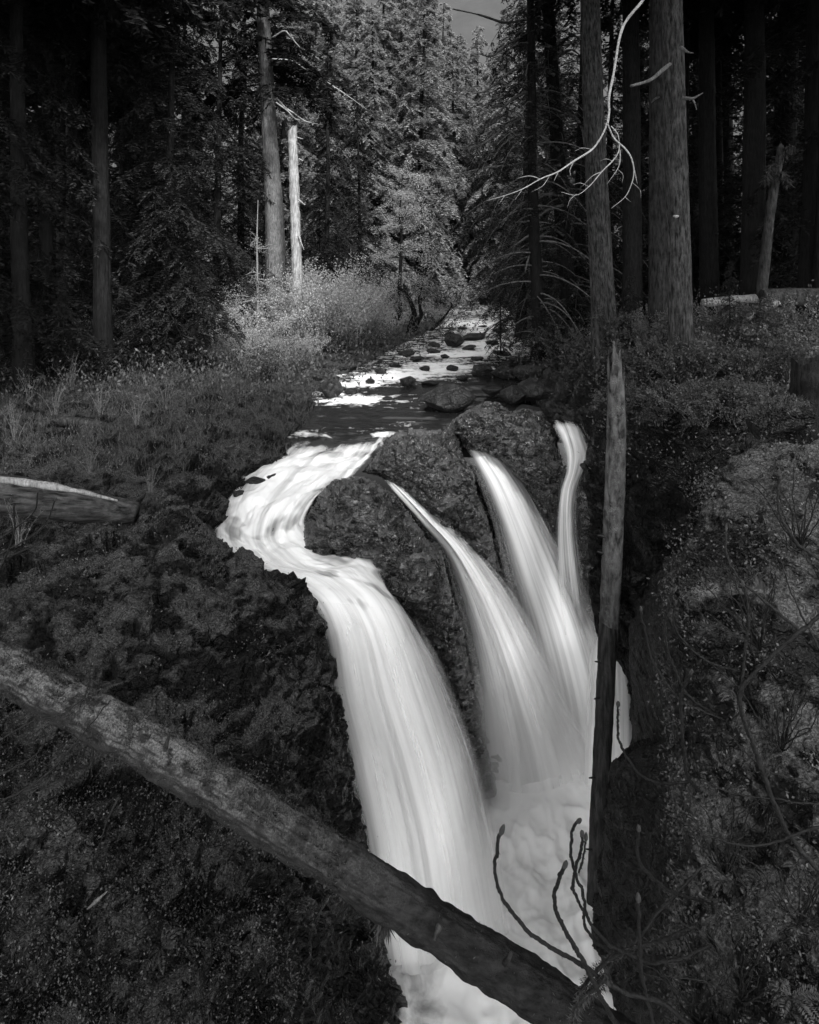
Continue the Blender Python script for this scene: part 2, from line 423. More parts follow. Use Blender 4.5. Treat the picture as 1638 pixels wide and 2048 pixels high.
# left bank: columns run from off-frame left to the rim and down the wall (or under the water)
LB = [
 [(-900,2700,5.2),(-300,2700,5.2),(50,2600,5.4),(250,2600,6.2),(420,2600,7.2),(520,2600,8.4),(600,2900,9.5),(700,3300,10.5)],
 [(-900,2150,6.8),(-300,2120,6.8),(30,2120,7.0),(250,2120,7.6),(420,2130,8.6),(530,2150,9.6),(610,2500,11),(715,3000,11.5)],
 [(-800,1880,7.8),(-250,1850,8.0),(0,1860,8.2),(230,1870,8.8),(400,1880,9.7),(550,1900,10.6),(640,2250,12),(745,2700,12.6)],
 [(-800,1600,9),(-250,1580,9.5),(0,1600,9.8),(230,1600,10.5),(430,1640,11.3),(600,1680,12.2),(690,2000,13.6),(785,2400,13.8)],
 [(-800,1400,11),(-250,1370,11.5),(0,1370,11.8),(250,1350,12.4),(470,1370,13.2),(650,1440,14.2),(715,1700,14.9),(800,2150,15.2)],
 [(-800,1220,13),(-250,1200,13.5),(0,1210,13.8),(220,1160,14.2),(430,1140,15),(612,1205,15.8),(680,1500,16.2),(790,2050,16.2)],
 [(-800,1100,15),(-250,1080,15.5),(0,1090,16),(170,1070,16.2),(320,1070,16.4),(455,1125,16.9),(560,1230,17.3),(640,1400,17.3)],
 [(-800,1010,17),(-250,1000,17.3),(0,1010,17.6),(180,1000,17.8),(330,1000,18.2),(425,1050,18.6),(480,1110,18.7),(560,1180,18.7)],
 [(-800,940,19.5),(-250,930,20),(0,930,20.3),(200,910,20.5),(360,905,20.8),(475,960,20.7),(530,1010,20.8),(600,1060,20.8)],
 [(-800,860,23),(-250,855,23),(0,850,23.2),(200,845,23.4),(400,840,23.4),(560,872,23.4),(605,905,23.5),(700,940,24)],
 [(-900,790,27),(-250,790,27),(0,780,27.5),(200,780,27.5),(400,775,27.5),(590,805,28),(640,830,28),(760,860,28)],
 [(-1200,735,34),(-250,735,34),(0,735,35),(200,735,35),(420,735,35),(640,752,35),(700,768,35),(790,790,35)],
 [(-1500,690,46),(-300,690,46),(0,690,46),(250,690,46),(500,690,46),(770,698,46),(820,708,46),(900,725,46)],
 [(-2000,655,62),(-400,655,62),(0,652,62),(300,650,62),(600,648,62),(868,648,62),(905,655,62),(960,665,62)],
 [(-2500,600,95),(-500,600,95),(0,605,95),(400,600,95),(700,600,95),(900,612,95),(960,622,95),(1010,632,95)],
 [(-3000,420,220),(-600,420,220),(0,430,220),(400,440,220),(700,450,220),(900,470,220),(1000,500,220),(1050,520,220)],
]
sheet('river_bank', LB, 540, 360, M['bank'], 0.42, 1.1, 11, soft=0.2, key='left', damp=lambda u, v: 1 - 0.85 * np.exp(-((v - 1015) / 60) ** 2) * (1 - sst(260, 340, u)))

# right bank behind the leaning log, rows run from far to the rim and down the gorge wall
RB = [
 [(1100,520,220),(1300,480,220),(1500,440,220),(2000,420,220),(3200,400,220)],
 [(1000,628,95),(1080,612,95),(1400,600,95),(2000,590,95),(3200,560,95)],
 [(1015,652,62),(1080,640,62),(1300,620,62),(1800,600,62),(2800,580,62)],
 [(1055,705,45),(1120,680,45),(1300,650,45),(1700,630,45),(2700,600,45)],
 [(1030,775,33),(1120,730,33),(1280,665,33),(1700,640,33),(2700,620,33)],
 [(1060,850,26.5),(1140,790,26.5),(1230,690,26),(1640,650,26),(2700,650,25)],
 [(1150,905,22.8),(1195,830,22.4),(1290,710,22),(1640,690,21),(2700,700,20)],
 [(1185,990,20.9),(1225,880,20.2),(1310,775,19.4),(1640,745,18.5),(2700,780,17)],
 [(1180,1100,21.0),(1240,980,19.8),(1330,860,17.8),(1640,830,16.5),(2700,860,15)],
 [(1190,1250,21.2),(1255,1200,20.2),(1350,1060,18),(1640,1000,16),(2700,1000,14.5)],
 [(1255,1400,21.4),(1275,1400,20.2),(1380,1300,17.6),(1640,1250,15.6),(2700,1250,14)],
 [(1262,1600,21.4),(1280,1600,20.0),(1390,1600,17.2),(1640,1600,15.2),(2700,1600,14)],
 [(1265,1900,21.4),(1285,1900,20.0),(1400,2000,17),(1640,2100,15),(2700,2100,14)],
]
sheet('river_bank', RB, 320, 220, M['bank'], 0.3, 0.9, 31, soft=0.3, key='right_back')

# near right bank, a mossy shoulder; first columns fold back into the gorge
def rbrow(a, *rest):
    u, v, d = a
    return [(u + 60, v + 420 * 8 / d, d + 4.2), (u + 14, v + 45, d + 1.1), (u, v, d)] + list(rest)
NB = [
 rbrow((1560,835,14.5),(1640,815,14.2),(1900,800,13.5),(2600,760,12.5)),
 rbrow((1520,865,12.8),(1640,840,12.8),(1900,830,12),(2600,800,11.5)),
 rbrow((1425,960,11.6),(1530,930,11.5),(1700,900,11.2),(2600,880,10)),
 rbrow((1390,1080,10.9),(1500,1060,10.4),(1700,1030,9.8),(2600,1000,8.5)),
 rbrow((1350,1225,10.5),(1460,1240,9.6),(1700,1250,8.8),(2600,1250,7.5)),
 rbrow((1365,1450,9.5),(1460,1470,8.7),(1700,1480,7.8),(2600,1500,6.6)),
 rbrow((1380,1700,8.4),(1490,1750,7.5),(1700,1750,6.8),(2600,1800,5.8)),
 rbrow((1365,1950,7.5),(1480,1990,6.6),(1700,2000,5.9),(2600,2050,5)),
 rbrow((1340,2250,6.7),(1480,2300,6.0),(1750,2300,5.3),(2600,2400,4.6)),
 rbrow((1320,2700,6.0),(1480,2750,5.4),(1750,2750,4.9),(2600,2800,4.2)),
]
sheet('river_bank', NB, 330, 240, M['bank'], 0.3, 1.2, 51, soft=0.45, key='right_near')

# gorge wall under the right bank: a blocky foot in front of a smooth plane
GW = [
 [(1300,1500,20.5),(1310,1490,19.2),(1420,1470,17),(1700,1450,15)],
 [(1262,1512,19.4),(1275,1505,18.0),(1420,1500,15.6),(1700,1500,13.5)],
 [(1240,1560,19.0),(1228,1528,17.3),(1400,1520,14.8),(1700,1520,12.8)],
 [(1235,1650,18.8),(1220,1610,17.1),(1400,1610,14.5),(1700,1610,12.5)],
 [(1225,1760,18.4),(1206,1720,16.9),(1400,1750,14.2),(1700,1750,12)],
 [(1220,1900,18.0),(1200,1880,16.6),(1400,1900,13.8),(1700,1900,11.5)],
 [(1225,2030,17.4),(1212,2010,15.8),(1390,2060,13.2),(1700,2060,11)],
 [(1240,2250,17.0),(1230,2250,15.2),(1390,2300,12.8),(1700,2300,10.5)],
]
sheet('gorge_wall', GW, 160, 150, M['wall'], 0.2, 1.2, 61, soft=0.3)

sheet('gorge_wall', [[(1300,1120,19.4),(1345,1110,18.0),(1430,1090,16.0)], [(1262,1235,20.0),(1310,1225,18.4),(1420,1200,16.2)], [(1262,1380,19.9),(1315,1375,18.2),(1420,1360,16.0)], [(1262,1480,19.8),(1318,1480,18.1),(1420,1480,15.8)], [(1266,1640,19.7),(1320,1640,18.0),(1420,1640,15.6)]], 110, 90, M['wall'], 0.08, 1.1, 81, soft=0.4, key='upper_wall')
# dark back wall of the falls
BW = [
 [(560,1080,19.6),(760,1000,21.8),(900,935,23.0),(1040,930,24.0),(1200,930,24.4)],
 [(590,1190,18.9),(760,1120,20.9),(900,1050,22.4),(1040,1050,23.6),(1210,1060,24.0)],
 [(620,1320,18.3),(790,1280,19.6),(930,1250,21.4),(1080,1250,23.3),(1240,1250,23.6)],
 [(650,1500,18.0),(840,1480,19.1),(975,1450,21.2),(1100,1450,23.1),(1280,1450,23.3)],
 [(680,1700,17.9),(870,1720,18.8),(1000,1600,21.6),(1110,1600,23.0),(1290,1600,23.0)],
 [(720,2100,17.9),(900,2100,18.7),(1010,1800,21.8),(1120,1800,23.0),(1300,1800,23.0)],
]
sheet('gorge_wall', BW, 160, 160, M['rock'], 0.3, 0.9, 71, soft=0.1, key='back_wall')

# ------------------------------------------------------------------ water
def water(name, ctrl, nr, nc, mat, cover, bumpamp=0.06, sf=14, af=3, seed=0, lump=0.0, lf=1.2):
    g = loft(ctrl, nr, nc); n = gnormals(g)
    n = np.where((n * (g - np.array([0, 0, CZ]))).sum(-1, keepdims=True) > 0, -n, n)
    s = np.linspace(0, 1, nc)[None].repeat(nr, 0); t = np.linspace(0, 1, nr)[:, None].repeat(nc, 1)
    q = np.stack([s * sf, t * af, np.zeros_like(s)], -1)
    d = bumpamp * fbm(q, 3, seed) + bumpamp * 0.8 * fbm(q * np.array([0.3, 0.6, 1]), 2, seed + 5)
    if lump: d = d + lump * (fbm(np.stack([s * 4.5, t * 20, s * 0], -1), 3, seed + 8) + 0.35 * fbm(np.stack([s * 14, t * 34, s * 0], -1), 3, seed + 18)) * (1 - sst(0.42, 0.6, t))
    g = g + n * d[..., None]
    o = link(name, mesh_np(name, g, gfaces(nr, nc), mat, attrs={'cover': cover(s, t)}, uv=np.stack([s, t], -1)))
    tag(o, kind='structure'); return o

# upper river: dark pools and white riffles
RV = []
for v, d, l, r in [(600,95,900,1080),(640,62,890,1030),(665,53,850,1060),(690,45.5,800,1075),(715,39.8,750,1060),(740,35.6,690,1050),(762,32.8,650,1060),(800,29.2,590,1080),(830,26.6,540,1120),(852,25.0,530,1130),(868,23.9,540,1120),(884,23.3,550,1100),(915,22.9,580,1080)]:
    RV.append([(l + (r - l) * k, v, d) for k in (0, 0.25, 0.5, 0.75, 1)])
g = loft(RV, 360, 200)
uu = 819 + g[..., 0] / g[..., 1] * F; vv = HY - (g[..., 2] - CZ) / g[..., 1] * F
foam = 0.27 + 0.16 * (1 - sst(715, 735, vv))
def riffle(u, v, su, sv, a):
    global foam
    foam = foam + a * np.exp(-((uu - u) / su) ** 2 - ((vv - v) / sv) ** 2)
for r_ in [(950,648,60,9,0.35),(980,665,60,7,0.3),(960,690,70,9,0.35),(930,708,90,6,0.45),(880,735,90,11,0.6),(800,752,100,9,0.6),(730,768,60,8,0.5),
           (700,803,70,8,0.6),(660,788,40,6,0.3),(745,793,60,5,0.3),(640,832,40,4,0.25),(610,866,30,5,0.35),(640,872,50,4,0.3),(765,868,25,6,0.5),(820,845,30,6,0.2),(1000,680,50,6,0.3),(1010,700,40,5,0.3)]:
    riffle(*r_)
foam = foam - 0.35 * np.exp(-((uu - 720) / 140) ** 2 - ((vv - 835) / 13) ** 2) - 0.3 * np.exp(-((uu - 690) / 60) ** 2 - ((vv - 885) / 14) ** 2) - 0.3 * np.exp(-((uu - 840) / 90) ** 2 - ((vv - 780) / 8) ** 2)
foam = foam - 0.5 * sst(930, 980, uu) * sst(745, 765, vv)
gz = 0.05 * fbm(g * np.array([1.3, 2.2, 1]), 4, 3) + 0.10 * np.clip(foam - 0.3, 0, 1) * fbm(g * np.array([1.6, 3.0, 1]), 3, 9)
g[..., 2] += gz
tag(link('river', mesh_np('river', g, gfaces(360, 200), M['river'], attrs={'foam': foam})), kind='structure')

# chute and the great left fall, one continuous sheet: rows follow the flow
F1 = [
 [(590,872,23.5),(640,880,23.4),(690,880,23.4),(735,874,23.4),(778,866,23.5)],
 [(560,905,22.9),(620,905,22.7),(670,902,22.7),(720,898,22.8),(760,892,22.9)],
 [(505,935,21.8),(570,930,21.7),(630,928,21.7),(690,925,21.8),(735,925,22.0)],
 [(468,975,20.7),(530,965,20.6),(590,960,20.5),(650,960,20.6),(700,955,20.9)],
 [(445,1015,19.7),(500,1005,19.5),(555,1000,19.4),(605,1000,19.5),(645,985,20.0)],
 [(430,1058,18.8),(480,1055,18.5),(530,1060,18.4),(575,1060,18.6),(612,1050,19.0)],
 [(432,1090,18.2),(490,1095,17.9),(545,1100,17.8),(610,1100,18.0),(690,1105,18.6)],
 [(480,1130,17.5),(540,1132,17.3),(600,1132,17.3),(670,1130,17.5),(752,1125,18.0)],
 [(560,1168,16.9),(615,1165,16.8),(670,1162,16.8),(730,1165,17.0),(790,1190,17.4)],
 [(612,1205,16.5),(660,1205,16.3),(715,1210,16.3),(775,1220,16.6),(825,1245,17.1)],
 [(640,1270,16.3),(690,1275,16.0),(745,1280,16.0),(805,1290,16.3),(862,1310,16.9)],
 [(652,1380,16.3),(712,1390,15.9),(775,1395,15.9),(845,1405,16.2),(908,1420,16.9)],
 [(678,1500,16.3),(745,1510,15.9),(812,1520,15.9),(885,1530,16.2),(950,1540,16.9)],
 [(712,1650,16.4),(780,1660,16.0),(850,1670,16.0),(920,1680,16.3),(985,1690,16.9)],
 [(738,1800,16.4),(805,1810,16.1),(875,1820,16.1),(945,1830,16.4),(1012,1840,16.9)],
 [(770,2010,16.3),(840,2010,16.2),(910,2010,16.2),(980,2010,16.4),(1045,2010,16.7)],
]
def cov1(s, t):
    e = np.minimum(s, 1 - s); fall = sst(0.55, 0.70, t)
    c = (1.16 - 0.10 * fall) * sst(0.0, 0.09 + (0.08 + 0.22 * s) * fall, e)
    pat = fbm(np.stack([s * 5, t * 22, s * 0], -1), 3, 91)                  # thin places in the rapids where the rock shows through
    c = c - (1 - fall) * 0.55 * sst(0.05, 0.45, pat)
    hole = lambda s0, t0, a, b, k: k * np.exp(-((s - s0) / a) ** 2 - ((t - t0) / b) ** 2)
    c = c - hole(0.80, 0.27, 0.16, 0.05, 0.45) - hole(0.10, 0.21, 0.14, 0.03, 0.6) - hole(0.55, 0.33, 0.12, 0.03, 0.3) - hole(0.3, 0.76, 0.09, 0.06, 0.35) - hole(0.7, 0.82, 0.08, 0.10, 0.15)
    return c * sst(-0.03, 0.12, t) - 0.55 * (1 - sst(0.0, 0.11, t)) * sst(0.10, 0.3, s) * (1 - sst(0.75, 0.95, s))
water('waterfall', F1, 400, 170, M['falls'], cov1, 0.035, 7, 3, 3, lump=0.16, lf=1.4)
# a second, looser veil behind and below it
F1b = [[(u + 12, v + 8, d + 0.55) for (u, v, d) in r] for r in F1[8:]]
water('waterfall', F1b, 150, 80, M['falls'], lambda s, t: 0.75 * sst(0, 0.15, np.minimum(s, 1 - s)) - 0.1, 0.06, 6, 3, 13)

F2 = [
 [(768,962,21.6),(780,960,21.5),(795,962,21.7)],
 [(790,990,21.0),(805,985,20.8),(825,985,21.1)],
 [(835,1045,20.6),(858,1040,20.3),(880,1035,20.6)],
 [(885,1110,20.3),(912,1100,19.9),(942,1095,20.3)],
 [(915,1195,20.3),(960,1185,19.8),(1010,1180,20.3)],
 [(945,1310,20.5),(1005,1295,20.0),(1068,1280,20.5)],
 [(965,1430,20.9),(1045,1420,20.4),(1130,1400,20.9)],
 [(975,1540,21.3),(1075,1535,21.0),(1185,1520,21.4)],
 [(985,1640,21.6),(1090,1640,21.4),(1210,1620,21.8)],
]
def cov2(s, t):
    e = np.minimum(s, 1 - s)
    return 1.15 * sst(0, 0.46, e) * (1 - 0.55 * sst(0.45, 0.75, t) * (1 - sst(0.1, 0.75, s))) - 0.02
water('waterfall', F2, 200, 90, M['falls'], cov2, 0.05, 6, 3, 23)
F3 = [
 [(915,893,23.2),(950,890,23.1),(990,905,23.2)],
 [(930,912,22.8),(970,912,22.6),(1015,930,22.9)],
 [(955,965,22.4),(1005,965,22.1),(1055,985,22.4)],
 [(985,1045,22.2),(1040,1045,21.8),(1098,1060,22.2)],
 [(1010,1150,22.1),(1080,1150,21.7),(1145,1150,22.1)],
 [(1040,1260,22.1),(1120,1260,21.7),(1195,1250,22.1)],
 [(1070,1400,22.1),(1155,1400,21.8),(1238,1390,22.2)],
 [(1085,1540,22.2),(1175,1540,22.0),(1262,1530,22.3)],
 [(1090,1640,22.3),(1180,1640,22.2),(1275,1640,22.4)],
]
water('waterfall', F3, 200, 90, M['falls'], lambda s, t: 1.15 * sst(0, 0.46, np.minimum(s, 1 - s)) * (0.55 + 0.45 * sst(0.02, 0.2, t)) - 0.12 * sst(0.4, 0.8, t) * (1 - s), 0.05, 6, 3, 33)
F4 = [
 [(1090,842,23.2),(1128,840,23.1),(1166,850,23.2)],
 [(1104,872,22.7),(1142,868,22.4),(1182,880,22.7)],
 [(1118,908,22.5),(1152,908,22.2),(1192,908,22.5)],
 [(1122,942,22.4),(1148,942,22.1),(1178,942,22.4)],
 [(1112,985,22.3),(1136,985,22.0),(1162,985,22.3)],
 [(1108,1050,22.2),(1133,1050,21.9),(1158,1050,22.2)],
 [(1108,1150,22.2),(1140,1150,21.9),(1172,1150,22.2)],
 [(1115,1270,22.2),(1155,1270,21.9),(1205,1270,22.2)],
]
F4 = [[(u, v, d - 0.35) for u, v, d in r] for r in F4]
water('waterfall', F4, 150, 50, M['falls'], lambda s, t: 0.85 * sst(0, 0.4, np.minimum(s, 1 - s)) * sst(0, 0.08, t) * (1 - sst(0.8, 0.98, t)) - 0.05, 0.03, 9, 5, 43)
# side curtain thrown against the right wall, seen past the leaning log
F5 = [
 [(1170,1262,21.8),(1215,1258,21.6),(1252,1275,21.7)],
 [(1165,1330,21.5),(1220,1330,21.2),(1270,1340,21.3)],
 [(1160,1430,21.4),(1220,1430,21.0),(1278,1430,21.0)],
 [(1155,1560,21.3),(1220,1560,20.8),(1285,1560,20.6)],
 [(1150,1680,21.2),(1220,1680,20.6),(1290,1680,20.2)],
]
water('waterfall', F5, 100, 60, M['falls'], lambda s, t: 1.15 * sst(0, 0.3, s) * sst(0, 0.25, t), 0.06, 10, 2, 53)

def widen(ctrl, k, dd_):
    """a looser curtain of the same fall: spread about its middle, a little nearer or farther"""
    out = []
    for r in ctrl:
        m = np.mean([q[0] for q in r]); out.append([(m + (q[0] - m) * k, q[1], q[2] + dd_) for q in r])
    return out
wisp = lambda a: (lambda s, t: a * sst(0, 0.25, np.minimum(s, 1 - s)) * sst(0.0, 0.2, t) - 0.02)
M['wisp'] = falls_mat('water_wisps', 20.0, 1.1, thin=0.5)
water('waterfall', widen(F1[9:], 1.2, 0.30), 150, 90, M['wisp'], wisp(0.42), 0.05, 8, 2, 63)
water('waterfall', widen(F1[9:], 1.02, -0.22), 150, 90, M['wisp'], wisp(0.30), 0.05, 8, 2, 64)
water('waterfall', widen(F2[1:], 1.4, 0.25), 150, 90, M['wisp'], wisp(0.46), 0.05, 8, 2, 65)
water('waterfall', widen(F3, 1.3, 0.25), 150, 90, M['wisp'], wisp(0.46), 0.05, 8, 2, 66)
water('waterfall', widen(F2[3:], 0.9, -0.3), 150, 90, M['wisp'], wisp(0.25), 0.05, 8, 2, 67)

# plunge pool: billowing foam
PZ = 1.7
nx, ny = 200, 280
X, Y = np.meshgrid(np.linspace(-3.2, 8.0, nx), np.linspace(9.0, 24.0, ny))
p = np.stack([X, Y, np.zeros_like(X)], -1)
Z = PZ + 0.22 * fbm(p * 0.9, 2, 5) + 0.13 * fbm(p * np.array([1.9, 1.3, 1]), 3, 15, ridged=True) + 0.03 * fbm(p * 5, 3, 16) + 0.5 * np.exp(-((X - 4.6) / 2.2) ** 2 - ((Y - 21.5) / 1.3) ** 2) + 0.4 * np.exp(-((X - 1.6) / 1.0) ** 2 - ((Y - 16.4) / 1.0) ** 2)
fm = 0.35 + 0.9 * sst(0.3, 1.8, X) + 0.35 * fbm(p * 0.8, 3, 25)
pm, nt, b = newmat('pool_foam')
at = nt.nodes.new('ShaderNodeAttribute'); at.attribute_name = 'foam'
nz = noise(nt, 1.3, 5, 0.6, objcoord(nt), 0.8)
s = mathn(nt, 'ADD', at.outputs['Fac'], mathn(nt, 'MULTIPLY', mathn(nt, 'SUBTRACT', nz, 0.5), 1.6))
nt.links.new(ramp(nt, s, [(0.05, 0.22), (0.6, 0.86)]), b.inputs['Base Color']); b.inputs['Roughness'].default_value = 0.75
b.inputs['Specular IOR Level'].default_value = 0.2
tag(link('plunge_pool', mesh_np('plunge_pool', np.stack([X, Y, Z], -1), gfaces(ny, nx), pm, attrs={'foam': fm})), kind='structure')

# mist hanging over the foot of the falls
import bmesh
bm = bmesh.new(); bmesh.ops.create_icosphere(bm, subdivisions=3, radius=1.0)
me = bpy.data.meshes.new('mist'); bm.to_mesh(me); bm.free()
mm_ = bpy.data.materials.new('mist'); mm_.use_nodes = True; nt = mm_.node_tree; nt.nodes.remove(nt.nodes['Principled BSDF'])
pv = nt.nodes.new('ShaderNodeVolumePrincipled'); pv.inputs['Color'].default_value = (0.99, 0.99, 0.99, 1)
co = nt.nodes.new('ShaderNodeTexCoord').outputs['Object']; ln_ = nt.nodes.new('ShaderNodeVectorMath'); ln_.operation = 'LENGTH'; nt.links.new(co, ln_.inputs[0])
fall = mathn(nt, 'SUBTRACT', 1.0, ln_.outputs['Value']); nt.links.new(mathn(nt, 'MULTIPLY', fall, 0.45), pv.inputs['Density'])
nt.links.new(pv.outputs[0], nt.nodes['Material Output'].inputs['Volume']); me.materials.append(mm_)
for c_, sc_ in (((3.6, 20.6, 3.0), (2.6, 2.4, 3.6)), ((1.2, 16.0, 2.6), (1.9, 1.9, 3.0))):
    o = link('mist', me, loc=c_); o.scale = sc_; tag(o, 'pale spray drifting over the foot of the %s falls' % ('back' if c_[1] > 18 else 'widest'), 'mist', kind='stuff')

# ------------------------------------------------------------------ rock outcrops between the falls (outline at its own distance, with real thickness)
def inflate(name, outline, dfun, bulge, back, mat, amp, sc, seed, label, step=4.0, prof=60.0, cat='rock'):
    P = np.asarray(outline, float); u0, v0 = P.min(0); u1, v1 = P.max(0)
    us = np.arange(u0 - step, u1 + step * 2, step); vs = np.arange(v0 - step, v1 + step * 2, step)
    U, V = np.meshgrid(us, vs); ins = np.zeros(U.shape, bool); dist = np.full(U.shape, 1e9)
    for k in range(len(P)):
        a, c = P[k], P[(k + 1) % len(P)]
        cond = (a[1] > V) != (c[1] > V)
        xi = (c[0] - a[0]) * (V - a[1]) / (c[1] - a[1] + 1e-12) + a[0]
        ins ^= cond & (U < xi)
        ab = c - a; t = np.clip(((U - a[0]) * ab[0] + (V - a[1]) * ab[1]) / (ab @ ab + 1e-9), 0, 1)
        dist = np.minimum(dist, np.hypot(U - a[0] - t * ab[0], V - a[1] - t * ab[1]))
    t = np.clip(dist / prof, 0, 1); prf = np.sqrt(1 - (1 - t) ** 2)
    D = dfun(U, V)
    front = WA(np.stack([U, V, D - bulge * prf], -1)); bk = WA(np.stack([U, V, D + 0.06 + back * prf], -1))
    idx = -np.ones(U.shape, int); idx[ins] = np.arange(ins.sum()); nI = int(ins.sum())
    cell = ins[:-1, :-1] & ins[1:, :-1] & ins[:-1, 1:] & ins[1:, 1:]
    a, b_, c, d = idx[:-1, :-1][cell], idx[1:, :-1][cell], idx[1:, 1:][cell], idx[:-1, 1:][cell]
    ff = np.stack([a, b_, c, d], -1); fb = np.stack([d, c, b_, a], -1) + nI
    # rim
    ed = {}
    for q in ff:
        for i in range(4):
            e = (q[i], q[(i + 1) % 4]); r = (e[1], e[0])
            if r in ed: del ed[r]
            else: ed[e] = 1
    E = np.array(list(ed.keys())); fr = np.stack([E[:, 1], E[:, 0], E[:, 0] + nI, E[:, 1] + nI], -1)
    gn = gnormals(front)
    gn = np.where((gn * (front - np.array([0, 0, CZ]))).sum(-1, keepdims=True) > 0, -gn, gn)
    dsp = ((facets((front + 0.12 * np.stack([fbm(front * 2.2, 3, seed + 20 + k) for k in range(3)], -1)) * sc * 0.75, seed, 1.3) * 1.7 + facets(front * sc * 1.9, seed + 7, 1.4) * 0.9 + 0.3 * facets(front * sc * 4.5, seed + 60)) * amp) * np.clip(prf * 1.3, 0.15, 1)
    tc = unit(np.array([0, 0, CZ]) - front); front = front + unit(gn * 0.5 + tc + np.array([0, 0, 0.25])) * dsp[..., None]
    v = np.concatenate([front[ins], bk[ins]])
    o = link(name, mesh_np(name, v, np.concatenate([ff, fb, fr]), mat))
    tag(o, label, cat); SHEETS[name + str(seed)] = (front, gn, ins & (prf > 0.4))
    return o

lin = lambda a, b, va, vb: (lambda U, V: a + (b - a) * np.clip((V - va) / (vb - va), -0.2, 1.3))
# front outcrop between the great fall and the second fall
inflate('rock_outcrop', [(598,1075),(612,1035),(640,985),(668,958),(715,950),(752,962),(790,988),(822,1028),(850,1072),(880,1092),(890,1125),(905,1190),(925,1240),(940,1330),(958,1420),(985,1540),(1000,1600),(950,1600),(930,1520),(905,1430),(880,1350),(850,1290),(822,1245),(800,1218),(770,1195),(752,1160),(742,1128),(690,1120),(640,1115),(600,1108)],
        lambda U, V: 20.3 - 1.6 * np.clip((V - 950) / 170, 0, 1) + 2.3 * np.clip((V - 1180) / 350, 0, 1.2), 1.6, 0.8, M['rock'], 0.25, 1.5, 101,
        'rounded dark rock outcrop in front, between the widest fall and the second fall', step=3.0, prof=85)
inflate('rock_outcrop', [(722,945),(745,915),(772,880),(790,862),(830,855),(870,860),(905,855),(920,880),(928,915),(950,945),(955,985),(975,1030),(990,1090),(1005,1150),(1020,1220),(985,1200),(950,1130),(930,1100),(895,1085),(860,1050),(820,1005),(790,978),(760,955)],
        lambda U, V: 22.9 - 1.4 * np.clip((V - 860) / 150, 0, 1) + 0.3 * np.clip((V - 1050) / 200, 0, 1), 1.45, 0.8, M['rock'], 0.25, 1.5, 111,
        'mossy rock outcrop in the middle, between the second and third falls', step=3.0, prof=70)
inflate('rock_outcrop', [(880,858),(905,840),(935,818),(970,800),(1000,805),(1022,822),(1050,818),(1085,822),(1102,848),(1118,890),(1130,930),(1122,980),(1116,1040),(1122,1100),(1100,1060),(1075,1020),(1045,970),(1010,930),(975,908),(930,900),(915,880)],
        lambda U, V: 23.9 - 1.1 * np.clip((V - 810) / 120, 0, 1), 1.25, 0.9, M['rock'], 0.22, 1.7, 121,
        'pale-topped rock outcrop at the back, left of the thin far fall', step=2.5, prof=55)
inflate('rock_outcrop', [(1150,990),(1170,950),(1195,925),(1215,960),(1225,1100),(1222,1270),(1195,1240),(1172,1180),(1158,1110),(1152,1050)],
        lambda U, V: 22.0 - 0.5 * np.clip((U - 1150) / 70, 0, 1), 0.6, 0.6, M['rock'], 0.14, 1.8, 131,
        'dark ledged rock between the thin far fall and the leaning log', step=3, prof=40)
# left rim rocks
inflate('rock_outcrop', [(236,1085),(270,1045),(305,1005),(340,988),(362,992),(385,1020),(420,1060),(440,1085),(468,1120),(470,1150),(420,1160),(350,1130),(290,1110)],
        lambda U, V: 17.0 - 0.9 * np.clip((V - 990) / 130, 0, 1), 0.7, 0.9, M['bank'], 0.16, 1.6, 141,
        'pointed moss-topped rock at the end of the left fallen log', step=3, prof=50)
inflate('rock_outcrop', [(120,1180),(180,1110),(240,1095),(330,1110),(420,1090),(470,1120),(540,1150),(605,1195),(620,1230),(640,1300),(655,1400),(690,1500),(690,1620),(600,1600),(480,1480),(330,1420),(200,1330),(120,1260)],
        lambda U, V: 15.9 - 2.6 * np.clip((V - 1100) / 420, 0, 1.2) + 0.9 * np.clip((U - 420) / 220, 0, 1.2), 0.75, 0.8, M['bank'], 0.3, 1.4, 151,
        'big craggy moss-patched rock rim on the left of the widest fall', step=4, prof=90)

# ------------------------------------------------------------------ boulders in the river
def boulder_mesh(seed, flat=0.7):
    import bmesh
    bm = bmesh.new(); bmesh.ops.create_icosphere(bm, subdivisions=4, radius=1.0)
    v = np.array([x.co[:] for x in bm.verts]); f = np.array([[l.index for l in q.verts] for q in bm.faces]); bm.free()
    rr = np.random.default_rng(seed)
    for _ in range(11):                       # planar facets
        n = unit(rr.normal(size=3)); k = rr.uniform(0.55, 0.85)
        dd = v @ n; v = v - np.where(dd > k, (dd - k) * 0.85, 0)[:, None] * n
    v = v * (1 + 0.10 * fbm(v * 1.7, 3, seed) + 0.03 * fbm(v * 7, 3, seed + 4))[:, None]
    v[:, 2] *= flat
    return mesh_np('boulder', v, f, M['boulder'])
BM = [boulder_mesh(200 + k, f_) for k, f_ in enumerate((0.75, 0.6, 0.9, 0.5, 0.8, 0.68))]

